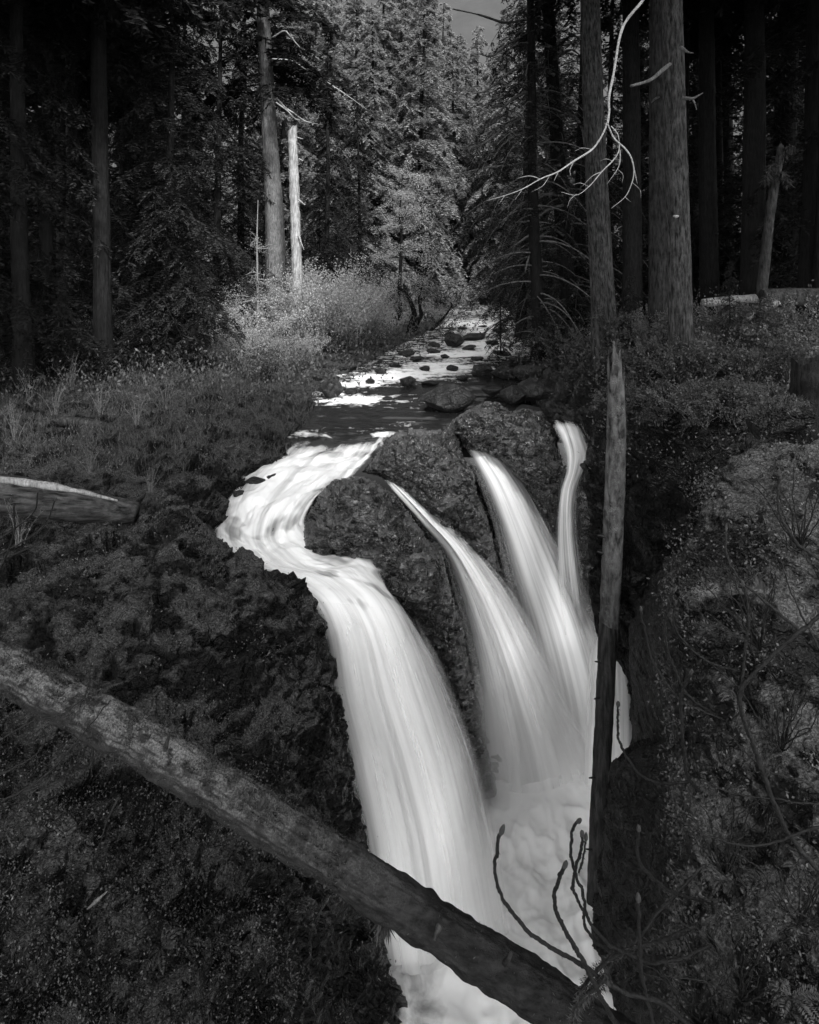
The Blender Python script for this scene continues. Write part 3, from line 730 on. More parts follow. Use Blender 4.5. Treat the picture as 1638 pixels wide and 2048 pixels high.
def river_d(v):
    return np.interp(v, [600,640,665,690,715,740,762,800,830,852,868,884,915], [95,62,53,45.5,39.8,35.6,32.8,29.2,26.6,25,23.9,23.3,22.9])
def boulder(u, vb, w, h, label, k=0, d=None, group='boulders along the river', rot=None):
    d = river_d(vb) if d is None else d
    sx = w * d / F / 2; sz = h * d / F
    c = W(u, vb, d); o = link('boulder', BM[k % 6], loc=(c[0], c[1] + sx * 0.4, c[2] + sz * 0.42))
    fl = (0.75, 0.6, 0.9, 0.5, 0.8, 0.68)[k % 6]
    o.scale = (sx * 1.08, sx * random.uniform(0.85, 1.1), max(sz * 0.62 / fl, sx * 0.3))
    o.rotation_euler = (random.uniform(-.15, .15), random.uniform(-.15, .15), random.uniform(0, 6.28) if rot is None else rot)
    return tag(o, label, 'boulder', group)
boulder(665, 797, 48, 42, 'dark round boulder standing in the white riffle near the left shore', 0)
boulder(895, 822, 108, 48, 'broad flat-topped wedge boulder in the dark pool above the falls', 3, rot=0.3)
boulder(815, 773, 36, 22, 'small dark boulder in midstream just below the white riffle', 1)
boulder(912, 694, 48, 30, 'dark boulder far upstream, the largest in the glittering shallows', 0)
boulder(948, 681, 52, 15, 'low flat dark rock just behind the largest far boulder', 3)
boulder(938, 700, 30, 10, 'low wet rock right in front of the largest far boulder', 3)
boulder(740, 768, 20, 11, 'small dark stone in the riffle left of midstream', 2)
boulder(866, 707, 30, 9, 'low dark rock in the shallows left of the largest far boulder', 1)
boulder(812, 712, 36, 11, 'long low rock by the left shore of the far shallows', 3)
boulder(964, 752, 48, 26, 'dark blocky boulder at the right end of the white riffle', 4)
boulder(905, 742, 24, 12, 'small rock splitting the crest of the white riffle', 2)
boulder(850, 742, 26, 10, 'small low rock on the crest of the white riffle', 1)
boulder(1000, 665, 30, 8, 'thin low rock at the far right of the glittering shallows', 3)
boulder(860, 770, 40, 8, 'barely awash flat rock below the white riffle', 3)
for k_, (u_, v_, w_, h_) in enumerate([(925,660,22,7),(965,656,20,6),(900,672,20,8),(985,690,28,9),(870,694,26,9),(1005,712,34,11),(835,722,30,10),(955,722,26,9),(890,716,18,7),(790,735,26,10),(760,748,24,10),(925,760,30,10),(1020,735,36,14),(700,790,26,11),(775,800,22,7)]):
    boulder(u_, v_, w_, h_, 'small dark stone breaking the surface of the rapids', k_, None, 'small stones in the rapids')
boulder(590, 812, 62, 34, 'dark mossy boulder on the left shore beside the pool', 4)
boulder(548, 818, 50, 26, 'smaller mossy stone behind the left shore boulder', 1)
boulder(628, 766, 56, 26, 'smooth grey boulder on the left shore above the riffle', 1)
boulder(672, 745, 46, 20, 'rounded grey stone on the left shore under the bright bushes', 5)
boulder(700, 738, 34, 13, 'flat grey stone on the left shingle under the bright bushes', 3)
boulder(722, 724, 30, 12, 'pale stone on the left shingle nearer the crooked tree', 0)
boulder(646, 735, 40, 16, 'half buried stone at the foot of the bright bushes', 2)
boulder(500, 872, 90, 38, 'broad mossy ledge rock on the left bank beside the pool', 3, d=24.0)
boulder(560, 905, 60, 30, 'wet dark ledge rock at the left edge of the lip', 4, d=23.2)
for k_, (u_, v_, w_, h_, d_, la_) in enumerate([(505,978,44,24,20.6,'wet stone washed over at the left edge of the chute'), (478,1000,30,20,20.0,'small wet stone at the left bank of the chute'), (545,962,34,14,21.0,'low stone just awash near the top of the chute')]):
    boulder(u_, v_, w_, h_, la_, k_, d_, 'stones in the chute')
for k_, (u_, v_, w_, h_, d_, la_) in enumerate([
   (1010,755,60,24,33.5,'flat grey slab nearest the water in the right rock bar'), (1065,760,70,34,32,'grey slab tilted behind the flat one in the right rock bar'),
   (1080,800,80,44,28.5,'large cracked grey block low in the right rock bar'), (1035,805,64,32,28.5,'sloping dark block beside the pool in the right rock bar'),
   (1130,806,50,52,26.5,'tall pale boulder standing at the top of the far thin fall'), (1112,770,46,34,29,'rounded pale boulder above the cracked grey block'),
   (1152,765,48,36,28,'pale boulder against the broken stump'), (1150,728,40,26,30,'uppermost pale boulder left of the broken stump'),
   (1100,740,36,20,32,'small grey stone high in the right rock bar'), (1170,800,44,50,25.5,'dark upright boulder below the broken stump'),
   (1060,840,70,30,25.8,'dark flat block behind the pale-topped outcrop'), (1120,842,50,24,25.8,'wet block where the thin far fall begins'),
   (1175,845,44,36,24,'dark block right of the thin far fall'), (985,790,44,18,29.5,'low dark rock between the wedge boulder and the rock bar'),
   (1040,726,40,12,36,'thin dark slab at the upstream tip of the right rock bar'), (1085,715,36,16,36,'small dark rock under the overhanging boughs')]):
    boulder(u_, v_, w_, h_, la_, k_, d_, 'rocks of the bar on the right shore')
# shingle on the left shore: too many small stones to count
bag = Bag(); rr = np.random.default_rng(5)
bv = np.array([[1,0,0],[-1,0,0],[0,1,0],[0,-1,0],[0,0,.6],[0,0,-.6]], float)
bfq = np.array([[0,2,4,4],[2,1,4,4],[1,3,4,4],[3,0,4,4],[2,0,5,5],[1,2,5,5],[3,1,5,5],[0,3,5,5]])
sv, sf_ = [], []
for k in range(520):
    v_ = rr.uniform(690, 800); t_ = rr.normal(0, 26); ue = np.interp(v_, [690,715,740,770,800], [800,755,700,650,600]) - abs(t_)
    c = W(ue, v_ - abs(t_) * 0.12, river_d(v_)); r_ = rr.uniform(0.07, 0.24)
    R = np.array(Matrix.Rotation(rr.uniform(0, 6.28), 3, 'Z')); sv.append(bv @ R.T * r_ * rr.uniform(0.7, 1.2, (1, 3)) + c + np.array([0, 0, 0.05])); sf_.append(bfq[:, :3] + 6 * k)
o = link('shingle', mesh_np('shingle', np.concatenate(sv), np.concatenate(sf_), M['boulder'], smooth=True)); tag(o, 'grey shingle along the left shore of the stream', 'shingle', kind='stuff')

# ------------------------------------------------------------------ logs
def neg(root): return (-root.location[0], -root.location[1], -root.location[2])
def part_tube(name, root, pts, rad, mat, seg=8, n=40, noise_=0.0, nf=4.0, seed=0, world=False, furrow=0.0):
    P = np.asarray(pts, float) if world else np.array([W(*q) for q in pts])
    path = crom(P, n); r = np.interp(np.linspace(0, 1, n), np.linspace(0, 1, len(rad)), rad)
    return link(name, tube_mesh(name, path, r, mat, seg=seg, noise=noise_, nf=nf, seed=seed, furrow=furrow), root, neg(root)), path, r

def tufts(bag, path, rad, n, rng, ln=(0.03, 0.09), wd=0.012, up=0.35, down=0.25):
    """short moss blades on a tube"""
    k = rng.integers(1, len(path) - 1, n); t = unit(path[k + 1] - path[k - 1]); d = rand_dirs(n, rng); d[:, 2] += up
    d = unit(d - t * (d * t).sum(1, keepdims=True)); p = path[k] + d * rad[k][:, None] * 0.98 + t * rng.uniform(-1, 1, (n, 1)) * np.linalg.norm(path[1] - path[0])
    ax = unit(d + 0.9 * rand_dirs(n, rng) + np.array([0, 0, -down])); sd = unit(np.cross(ax, rand_dirs(n, rng)))
    bag.add(*leaf_quads(p, ax, sd, rng.uniform(ln[0], ln[1], n), wd))

rng = np.random.default_rng(11)
root = empty('fallen_log', W(300, 1480, 9.6), 'long mossy fallen log slanting across the gorge in the foreground', 'log')
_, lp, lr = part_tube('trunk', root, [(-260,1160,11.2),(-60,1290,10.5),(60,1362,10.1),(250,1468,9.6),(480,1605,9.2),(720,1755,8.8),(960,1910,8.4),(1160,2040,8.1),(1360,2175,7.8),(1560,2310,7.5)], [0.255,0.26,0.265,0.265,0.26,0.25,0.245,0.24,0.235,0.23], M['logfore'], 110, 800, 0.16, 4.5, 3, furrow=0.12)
bag = Bag(); tufts(bag, lp[:440], lr[:440], 20000, rng, (0.02, 0.07), 0.014, 0.9); tufts(bag, lp[400:], lr[400:], 1200, rng, (0.02, 0.05), 0.012, 0.3)
o = link('moss', bag.mesh('moss', M['moss']), root, neg(root)); o['kind'] = 'stuff'
bag = Bag(); k = np.argmin(abs(lp[:, 0] - W(770, 1880, 8.75)[0]))
tufts(bag, lp[k-4:k+5] - np.array([0, 0, 0.30]), lr[k-4:k+5] * 0.12, 160, rng, (0.10, 0.30), 0.02, -0.2, 1.6)
link('hanging_moss', bag.mesh('hanging_moss', M['moss']), root, neg(root))
part_tube('branch_stub', root, [(185,1440,9.8),(186,1500,9.7),(182,1560,9.75)], [0.022,0.016,0.008], M['twig'], 6, 12)
part_tube('branch_stub', root, [(240,1590,9.4),(215,1640,9.3),(200,1690,9.3)], [0.02,0.014,0.006], M['twig'], 6, 12)

for (a_, b_) in (((520,1615,8.9),(535,1588,8.75)), ((690,1720,8.6),(702,1700,8.5)), ((880,1850,8.3),(868,1880,8.2)), ((330,1500,9.3),(338,1470,9.15)), ((1010,1925,8.15),(1024,1905,8.05))):
    part_tube('branch_stub', root, [a_, b_], [0.04, 0.018], M['logdark'], 7, 8, 0.3, 20)
root = empty('leaning_log', W(1190, 1800, 19.0), 'upright bare log leaning in the gorge, pale mottled above, darkened in its colour below', 'log')
def jagged(name, root, pts, rad, mat, seed, seg=40, n=160, jag=0.6, noise_=0.08):
    P = crom(np.array([W(*q) for q in pts]), n); r = np.interp(np.linspace(0, 1, n), np.linspace(0, 1, len(rad)), rad)
    v, f = tube(P, r, seg=seg, cap=False, noise=noise_, nf=3.0, seed=seed); v = v.reshape(n, seg, 3); th = np.linspace(0, 6.28, seg)
    j = jag * (0.5 + 0.5 * vnoise(np.stack([np.cos(th) * 3.2, np.sin(th) * 3.2, th * 0 + seed], -1))) ** 2
    ax = unit(P[-1] - P[-2]); v[-4:] += ax * (j[None, :, None] * np.array([0.2, 0.45, 0.75, 1.0])[:, None, None])
    j0 = 0.9 * (0.5 + 0.5 * vnoise(np.stack([np.cos(th) * 2.6, np.sin(th) * 2.6, th * 0 + seed + 3], -1))) ** 2
    v[:4] -= unit(P[1] - P[0]) * (j0[None, :, None] * np.array([1.0, 0.7, 0.4, 0.15])[:, None, None])
    return link(name, mesh_np(name, v, f, mat), root, neg(root))
jagged('upper_trunk', root, [(1217,1262,18.4),(1225,1100,18.2),(1230,960,18.0),(1233,850,17.9),(1232,765,17.75)], [0.245,0.26,0.255,0.24,0.20], M['logpale'], 5, jag=1.1)
part_tube('lower_trunk', root, [(1217,1230,18.4),(1210,1400,18.2),(1202,1560,18.0),(1196,1700,17.8),(1189,1870,17.5)], [0.235,0.23,0.235,0.235,0.24], M['logdark'], 40, 140, 0.10, 3.0, 6)  # lower trunk: burned-in darkening put into the colour
for (a, b_) in (((1203,1325,18.2),(1190,1323,18.1)), ((1199,1395,18.1),(1188,1398,18.0)), ((1190,1555,17.9),(1178,1556,17.8)), ((1185,1700,17.7),(1172,1698,17.6)), ((1212,1075,18.1),(1196,1070,18.0)), ((1205,1107,18.1),(1195,1103,18.0))):
    part_tube('branch_stub', root, [a, b_], [0.035, 0.015], M['logdark'], 6, 6)

def simple_log(name, pts, rad, mat, label, seed, moss=0, seg=28, n=90, noise_=0.16):
    root = empty(name, W(*pts[0]), label, 'log')
    _, p_, r_ = part_tube('trunk', root, pts, rad, mat, seg, n, noise_, 2.5, seed)
    if moss:
        bag = Bag(); tufts(bag, p_, r_, moss, np.random.default_rng(seed), (0.03, 0.09), 0.02, 1.0)
        o = link('moss', bag.mesh('moss', M['moss']), root, neg(root)); o['kind'] = 'stuff'
    return root
r_ = simple_log('fallen_log', [(-220,965,16.5),(-60,980,16.6),(80,1000,16.7),(200,1016,16.8),(275,1026,16.9)], [0.44,0.44,0.41,0.35,0.24], M['loglying'], 'thick weathered fallen log on the left bank, its top bleached', 21)
_, p_, q_ = part_tube('bleached_top', r_, [(-100,946,16.45),(40,964,16.52),(140,979,16.6),(235,1001,16.7)], [0.06,0.09,0.07,0.02], M['snagwood'], 14, 90, 0.6, 3, 4)
part_tube('splintered_end', r_, [(262,1020,17.75),(280,1000,17.6),(292,985,17.5)], [0.12,0.07,0.01], M['logdark'], 8, 16, 0.3, 8, 5)
simple_log('fallen_log', [(120,842,23.0),(180,848,23.1),(240,862,23.0),(262,868,23.0)], [0.16,0.17,0.15,0.1], M['logdark'], 'dark rotting log half hidden in the grass, upper left bank', 22)
simple_log('fallen_log', [(315,872,22.4),(350,880,22.3),(385,888,22.2),(402,896,22.2)], [0.14,0.15,0.14,0.08], M['logmoss'], 'short dark log lying in the grass nearest the pool', 23, 300)
simple_log('fallen_log', [(1405,606,27),(1470,600,27),(1535,596,27)], [0.16,0.18,0.17], M['snagwood'], 'pale slim log lying on the forest floor behind the right trunks', 24)
simple_log('fallen_log', [(1525,596,25),(1590,594,25),(1720,598,25)], [0.30,0.32,0.33], M['bark'], 'thick dark log at the far right on the forest floor', 25)
simple_log('fallen_log', [(1490,640,23.5),(1525,622,23.3),(1558,603,23)], [0.09,0.11,0.10], M['snagwood'], 'slim pale pole propped on the thick dark log', 26)
simple_log('fallen_log', [(1505,855,12.2),(1560,832,12.2),(1640,825,12.2),(1780,835,12.0)], [0.20,0.27,0.32,0.34], M['bank'], 'shaggy moss-covered log on the crest of the right bank', 27, 5000)
simple_log('fallen_log', [(1375,1190,10.0),(1430,1170,9.7),(1520,1165,9.3)], [0.15,0.16,0.12], M['logmoss'], 'mossy log stub jutting from the right bank over the gorge', 28, 3000)
simple_log('wood_splinter', [(175,1818,8.35),(195,1800,8.3),(215,1782,8.3)], [0.012,0.02,0.006], M['bark_grey'], 'pale flat splinter of wood sticking out of the lower left slope', 30, 0, 8, 12, 0.0)

# ------------------------------------------------------------------ trees
def trunk_mesh(name, H, r0, r1, mat, seed, seg=56, n=260, furrow=0.09, sink=0.8, flare=0.35):
    z = np.linspace(-sink, H, n); r = r1 + (r0 - r1) * (1 - np.clip(z, 0, H) / H) ** 0.9 + r0 * flare * np.exp(-np.clip(z + 0.2, 0, 9) / (r0 * 1.6))
    th = np.linspace(0, 2 * math.pi, seg, endpoint=False); T, Zz = np.meshgrid(th, z)
    c = np.stack([np.cos(T) * 5.5, np.sin(T) * 5.5, Zz * 0.45], -1)
    c2 = np.stack([np.cos(T) * 1.2, np.sin(T) * 1.2, Zz * 0.15], -1)
    rr = r[:, None] * (1 + furrow * fbm(c, 3, seed, ridged=True) + 0.08 * fbm(c2, 2, seed + 9))
    wob = 0.12 * np.stack([vnoise(np.stack([z * 0.12, z * 0, z * 0 + seed], -1)), vnoise(np.stack([z * 0.12, z * 0 + 5, z * 0 + seed], -1))], -1)
    v = np.stack([np.cos(T) * rr + wob[:, None, 0], np.sin(T) * rr + wob[:, None, 1], Zz], -1)
    return mesh_np(name, v, gfaces(n, seg, True), mat)

def conifer_crown(seed, H, z0, Lmax, nb, mat_l, mat_w, dens=1.0, droop=0.35, leaf=0.14, top=True):
    """whorled drooping boughs carrying flat sprays of needles; returns (needles mesh, boughs mesh)"""
    rg = np.random.default_rng(seed); L = Bag(); B = Bag()
    for k in range(nb):
        f = (k + rg.uniform(0, 1)) / nb; z = z0 + (H - z0) * f ** 1.15
        ln = Lmax * (1 - 0.85 * ((z - z0) / (H - z0)) ** 1.4) * rg.uniform(0.5, 1.1) if top else Lmax * rg.uniform(0.6, 1.1)
        az = rg.uniform(0, 2 * math.pi); n = 12; t = np.linspace(0, 1, n)
        rad = ln * t * (1 - 0.12 * t * t); sw = rg.normal(0, 0.18)
        hgt = ln * (rg.uniform(0.0, 0.22) * t - (droop + rg.uniform(0, 0.25)) * t ** 2)
        a = az + sw * t
        pth = np.stack([np.cos(a) * rad, np.sin(a) * rad, z + hgt], -1)
        B.add(*tube(pth, np.linspace(0.012 + 0.009 * ln, 0.006, n), seg=4, cap=False))
        nt_ = max(4, int(ln / 0.17 * dens)); tt = rg.uniform(0.12, 1.0, nt_)
        idx = tt * (n - 1); i = np.minimum(idx.astype(int), n - 2); fr = (idx - i)[:, None]
        bp = pth[i] * (1 - fr) + pth[i + 1] * fr; tg = unit(pth[i + 1] - pth[i])
        side = unit(np.cross(tg, np.array([0, 0, 1.0]))) * np.where(rg.uniform(size=nt_) < 0.5, -1, 1)[:, None]
        tl = (0.24 * ln * (1 - 0.55 * tt) + 0.15) * rg.uniform(0.6, 1.2, nt_)
        td = unit(side + tg * rg.uniform(0.3, 0.9, (nt_, 1)) + np.array([0, 0, -0.2]) * rg.uniform(0, 2.4, (nt_, 1)))
        m = 9
        q = np.linspace(0.08, 1, m)[None, :, None]
        tp = bp[:, None] + td[:, None] * tl[:, None, None] * q; tp[..., 2] -= (tl[:, None] * 0.35 * q[..., 0] ** 2)
        up = np.array([0, 0, 1.0]); sd = unit(np.cross(td, up))
        for sgn in (-1, 1):
            ax = unit(td[:, None] * 0.8 + sgn * sd[:, None] * 0.8 + rg.normal(0, 0.25, (nt_, m, 3)))
            nn = unit(np.cross(ax, up + rg.normal(0, 0.45, (nt_, m, 3))))
            L.add(*leaf_quads(tp.reshape(-1, 3), ax.reshape(-1, 3), nn.reshape(-1, 3), leaf * rg.uniform(0.6, 1.3, nt_ * m), leaf * 0.36))
    return L.mesh('needles', mat_l), B.mesh('boughs', mat_w, True)

PROTO = {
 'full_a': conifer_crown(1, 28, 0.8, 5.2, 190, M['needles'], M['bark_dark'], 0.95, 0.35, 0.22),
 'full_b': conifer_crown(2, 31, 0.6, 4.6, 200, M['needles'], M['bark_dark'], 0.95, 0.5, 0.22),
 'light_a': conifer_crown(3, 31, 1.0, 6.0, 215, M['needles_sunlit'], M['bark_dark'], 0.9, 0.45, 0.32),
 'high': conifer_crown(4, 42, 16, 6.5, 140, M['needles'], M['bark_dark'], 0.75, 0.3, 0.36),
 'lacy': conifer_crown(6, 31, 0.6, 5.6, 120, M['needles'], M['mossbranch'], 0.6, 0.55, 0.2),
 'young': conifer_crown(5, 9, 0.3, 2.2, 80, M['needles'], M['bark_dark'], 1.3, 0.4, 0.13),
}
TRM = {'slim': trunk_mesh('trunk', 27, 0.28, 0.03, M['bark_dark'], 77, 24, 90), 'thin': trunk_mesh('trunk', 9, 0.08, 0.01, M['bark_dark'], 78, 10, 30, sink=0.3), 'slimtall': trunk_mesh('trunk', 31, 0.36, 0.03, M['bark_dark'], 79, 24, 90)}

def tree(name, loc, label, crown=None, trunk=None, tmesh=None, rotz=0.0, tilt=(0, 0), scale=1.0, group=None, cat='tree'):
    r = empty(name, loc, label, cat, group); r.rotation_euler = (tilt[1], tilt[0], 0); r.scale = (scale,) * 3
    t = link('trunk', tmesh or TRM[trunk], r); t.rotation_euler = (0, 0, rotz)
    if crown:
        c = link('crown', PROTO[crown][0], r); c.rotation_euler = (0, 0, rotz); b_ = link('boughs', PROTO[crown][1], c); b_['kind'] = 'stuff'; c['kind'] = 'stuff'
    return r

def big_tree(ub, vb, d, wpx, ut, label, mat='bark', crown='high', seed=0, H=44, group='old trunks standing by the stream', rotz=0.0, taper=0.62, furrow=0.13):
    loc = W(ub, vb, d); r0 = wpx * d / F / 2; tilt = math.atan2((ut - ub), vb)
    tm = trunk_mesh('trunk', H, r0, r0 * 0.15, M[mat], seed, furrow=furrow, flare=0.15)
    return tree('conifer_tree', loc, label, crown, None, tm, rotz, (tilt, 0), 1.0, group)

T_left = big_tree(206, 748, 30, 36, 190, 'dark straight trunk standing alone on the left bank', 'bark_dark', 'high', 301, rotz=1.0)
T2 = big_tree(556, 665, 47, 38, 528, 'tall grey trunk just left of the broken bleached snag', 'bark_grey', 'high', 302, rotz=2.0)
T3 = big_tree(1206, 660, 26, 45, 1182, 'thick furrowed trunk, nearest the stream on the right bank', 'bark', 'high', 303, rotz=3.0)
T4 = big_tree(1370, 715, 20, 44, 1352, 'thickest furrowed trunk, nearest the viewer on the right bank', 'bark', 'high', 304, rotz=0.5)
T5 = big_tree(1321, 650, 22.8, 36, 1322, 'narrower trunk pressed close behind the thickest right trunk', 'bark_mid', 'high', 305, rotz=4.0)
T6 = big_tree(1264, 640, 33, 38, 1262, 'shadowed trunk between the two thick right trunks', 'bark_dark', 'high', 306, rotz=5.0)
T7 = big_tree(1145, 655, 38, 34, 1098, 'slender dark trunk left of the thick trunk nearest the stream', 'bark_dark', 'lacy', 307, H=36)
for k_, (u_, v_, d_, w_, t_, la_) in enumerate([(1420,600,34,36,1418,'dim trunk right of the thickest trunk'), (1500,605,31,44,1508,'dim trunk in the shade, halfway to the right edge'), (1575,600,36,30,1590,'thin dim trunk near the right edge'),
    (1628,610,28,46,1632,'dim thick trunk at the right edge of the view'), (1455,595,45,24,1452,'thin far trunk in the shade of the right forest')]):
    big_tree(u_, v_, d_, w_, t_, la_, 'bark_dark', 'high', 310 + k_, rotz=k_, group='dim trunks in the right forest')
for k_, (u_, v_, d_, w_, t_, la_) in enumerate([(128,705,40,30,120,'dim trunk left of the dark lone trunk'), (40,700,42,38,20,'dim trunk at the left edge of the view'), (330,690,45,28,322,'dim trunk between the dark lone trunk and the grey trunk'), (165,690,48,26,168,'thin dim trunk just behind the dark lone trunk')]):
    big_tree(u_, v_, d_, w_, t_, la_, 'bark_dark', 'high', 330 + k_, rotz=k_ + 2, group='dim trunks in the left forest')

# pale dead branches, parts of their trees
def wpart(name, root, pts, rad, mat, seg=6, n=30, noise_=0.25, nf=12, seed=1):
    P = np.array([W(*q) for q in pts]); inv = np.array(Matrix.LocRotScale(root.location, root.rotation_euler, root.scale).inverted())
    P = P @ inv[:3, :3].T + inv[:3, 3]
    path = crom(P, n); r = np.interp(np.linspace(0, 1, n), np.linspace(0, 1, len(rad)), rad)
    return link(name, tube_mesh(name, path, r, mat, seg=seg, noise=noise_, nf=nf, seed=seed), root)
def dd(pts, d): return [(u, v, d) for u, v in pts]
D_ = 17.0
br = wpart('bare_branch', T4, [(1352,-120,19.6),(1325,-60,18.2)] + dd([(1286,0),(1253,41),(1240,72),(1232,118),(1225,159),(1218,194),(1218,225),(1215,248)], D_), [0.06,0.05,0.036,0.033,0.03,0.03,0.03,0.03,0.028,0.028], M['palebranch'], 8, 60)
for pts_, r0_ in ((dd([(1215,246),(1204,271),(1184,299),(1148,322),(1117,343),(1081,358),(1045,378),(1010,391),(974,401)], D_), 0.024),
                  (dd([(1215,246),(1222,264),(1230,279),(1250,297),(1263,317),(1268,343),(1263,368),(1250,394),(1222,417)], D_), 0.022),
                  (dd([(1239,286),(1237,304),(1225,322),(1204,343),(1178,373),(1153,390),(1122,384)], D_), 0.017),
                  (dd([(1240,300),(1240,320),(1235,338),(1214,368)], D_), 0.013), (dd([(1222,252),(1235,268),(1239,286)], D_), 0.016),
                  (dd([(1268,335),(1272,355),(1275,368)], D_), 0.010), (dd([(1148,322),(1140,340),(1142,352)], D_), 0.010), (dd([(1117,343),(1108,362)], D_), 0.010),
                  (dd([(1204,343),(1185,352),(1165,372)], D_), 0.010), (dd([(1081,358),(1060,352),(1035,356)], D_), 0.010), (dd([(1045,378),(1030,400)], D_), 0.008), (dd([(1153,388),(1140,400),(1135,415)], D_), 0.008), (dd([(1184,299),(1165,296),(1150,302)], D_), 0.007), (dd([(1100,350),(1085,372),(1062,384)], D_), 0.007), (dd([(1265,365),(1280,380),(1282,396)], D_), 0.006), (dd([(1250,394),(1262,404)], D_), 0.006), (dd([(1010,391),(996,410)], D_), 0.006), (dd([(1225,322),(1212,318),(1200,322)], D_), 0.007), (dd([(1235,338),(1246,350),(1244,366)], D_), 0.006), (dd([(1178,373),(1160,366),(1146,370)], D_), 0.006)):
    r0_ *= 0.82; wpart('bare_twig', T4, pts_, [r0_, r0_ * 1.25, r0_ * 0.8, r0_ * 0.3], M['palebranch'], 6, 40, 0.35, 16)
wpart('branch_stub', T4, [(1340,128,19.6),(1325,140,19.2),(1300,160,18.8),(1262,172,18.4)], [0.05,0.06,0.045,0.035], M['bark_grey'], 7, 24)
wpart('branch_stub', T4, [(1362,95,19.5),(1375,104,19.2),(1386,106,19)], [0.06,0.03,0.012], M['bark_grey'])
wpart('branch_stub', T4, [(1366,196,19.5),(1385,197,19.2),(1395,192,19.1),(1406,186,19)], [0.06,0.04,0.025,0.015], M['bark_grey'])
wpart('branch_stub', T4, [(1385,198,19.2),(1390,208,19.2),(1393,220,19.2)], [0.03,0.02,0.01], M['bark_grey'])
wpart('branch_stub', T5, [(1326,190,22.9),(1310,198,22.4),(1302,206,22.2)], [0.05,0.035,0.02], M['bark'])
wpart('shelf_fungus', T4, [(1348,432,19.55),(1352,433,19.3),(1356,432,19.55)], [0.03,0.045,0.03], M['palebranch'], 8, 8, 0.1)
wpart('bare_branch', T2, dd([(552,195),(570,215),(590,228),(612,243),(645,250)], 45), [0.09,0.07,0.06,0.04,0.02], M['palebranch'])
wpart('bare_branch', T2, dd([(552,205),(575,222),(590,237),(600,240)], 44.5), [0.06,0.04,0.03,0.02], M['palebranch'])
wpart('bare_branch', T2, dd([(545,75),(568,62),(580,72),(600,95),(618,104),(640,120)], 45), [0.05,0.05,0.05,0.05,0.04,0.02], M['palebranch'])
wpart('bare_branch', T2, dd([(545,118),(585,122),(620,145),(655,165),(700,195),(735,220)], 45), [0.05,0.04,0.04,0.04,0.03,0.015], M['palebranch'])

for k_, pts_ in enumerate([[(1102,55),(1060,40),(1010,45),(960,30),(905,18)], [(1104,95),(1060,75),(1020,85),(985,112),(960,108)], [(1108,150),(1070,130),(1020,145),(975,180),(945,188)], [(1112,205),(1070,185),(1030,195),(990,230),(950,250)], [(1115,255),(1070,232),(1020,248),(970,285),(925,300)], [(1118,300),(1085,275),(1045,268),(1010,285),(985,318)],
    [(1122,345),(1075,325),(1020,330),(960,338),(905,352)], [(1126,410),(1095,420),(1065,440),(1030,445)], [(1128,470),(1095,455),(1060,470),(1030,490)], [(1115,230),(1150,235),(1165,260),(1168,290)], [(1120,330),(1075,345),(1040,380),(1015,420)], [(1125,390),(1080,390),(1035,415),(1000,455)], [(1128,440),(1085,470),(1060,510),(1050,545)], [(1108,120),(1140,100),(1160,110)]]):
    wpart('mossy_branch', T7, [(u_, v_, 37.6 - 0.8 * q_) for q_, (u_, v_) in enumerate(pts_)], [0.09, 0.075, 0.06, 0.03], M['mossbranch'], 6, 40, 0.6, 3, k_)
# broken bleached snag
def snag(name, pts, rad, mat, label, seed, seg=36, n=120, jag=0.6, cat='snag'):
    root = empty(name, W(*pts[0]), label, cat); P = crom(np.array([W(*q) for q in pts]), n); r = np.interp(np.linspace(0, 1, n), np.linspace(0, 1, len(rad)), rad)
    v, f = tube(P, r, seg=seg, cap=False, noise=0.16, nf=2.5, seed=seed)
    v = v.reshape(n, seg, 3); th = np.linspace(0, 6.28, seg)
    j = jag * (0.5 + 0.5 * vnoise(np.stack([np.cos(th) * 2.2, np.sin(th) * 2.2, th * 0 + seed], -1)))
    v[-3:, :, 2] += j[None] * np.array([0.25, 0.6, 1.0])[:, None]
    link('trunk', mesh_np('trunk', v, f, mat), root, neg(root)); return root
sn = snag('broken_snag', [(596,690,44),(594,560,44),(590,420,44),(587,330,44),(585,268,44)], [0.36,0.33,0.32,0.30,0.30], M['snagwood'], 'bleached broken-topped snag shining beside the tall grey trunk', 41, jag=0.7)
for a, b_ in (((594,275,43.7),(606,278,43.5)), ((598,318,43.7),(606,322,43.5)), ((598,400,43.7),(610,410,43.4)), ((597,470,43.7),(608,500,43.4))):
    part_tube('branch_stub', sn, [a, b_], [0.06, 0.02], M['snagwood'], 6, 6)
snag('broken_stump', [(1213,790,24),(1206,740,24),(1198,700,24),(1193,668,24)], [0.34,0.28,0.24,0.2], M['bark'], 'splintered broken stump leaning above the pale boulders', 42, jag=0.7, cat='stump')
sg = snag('broken_snag', [(1520,610,27),(1528,540,26.8),(1540,430,26.5),(1555,340,26.3),(1560,300,26.2)], [0.2,0.19,0.17,0.15,0.12], M['bark'], 'leaning dead snag hung with moss near the right edge', 43, jag=0.3)
bag = Bag(); rg = np.random.default_rng(3)
for (a, b_) in (((1558,320,26.3),(1588,292,26)), ((1556,345,26.3),(1578,370,26)), ((1550,330,26.3),(1528,365,26))):
    _, p_, q_ = part_tube('mossy_branch', sg, [a, ((a[0]+b_[0])/2, (a[1]+b_[1])/2-8, 26.1), b_], [0.08,0.06,0.03], M['bark'], 6, 16)
    tufts(bag, p_, q_, 240, rg, (0.1, 0.35), 0.04, 0.0, 1.5)
o = link('hanging_moss', bag.mesh('hanging_moss', M['moss']), sg, neg(sg)); o['kind'] = 'stuff'
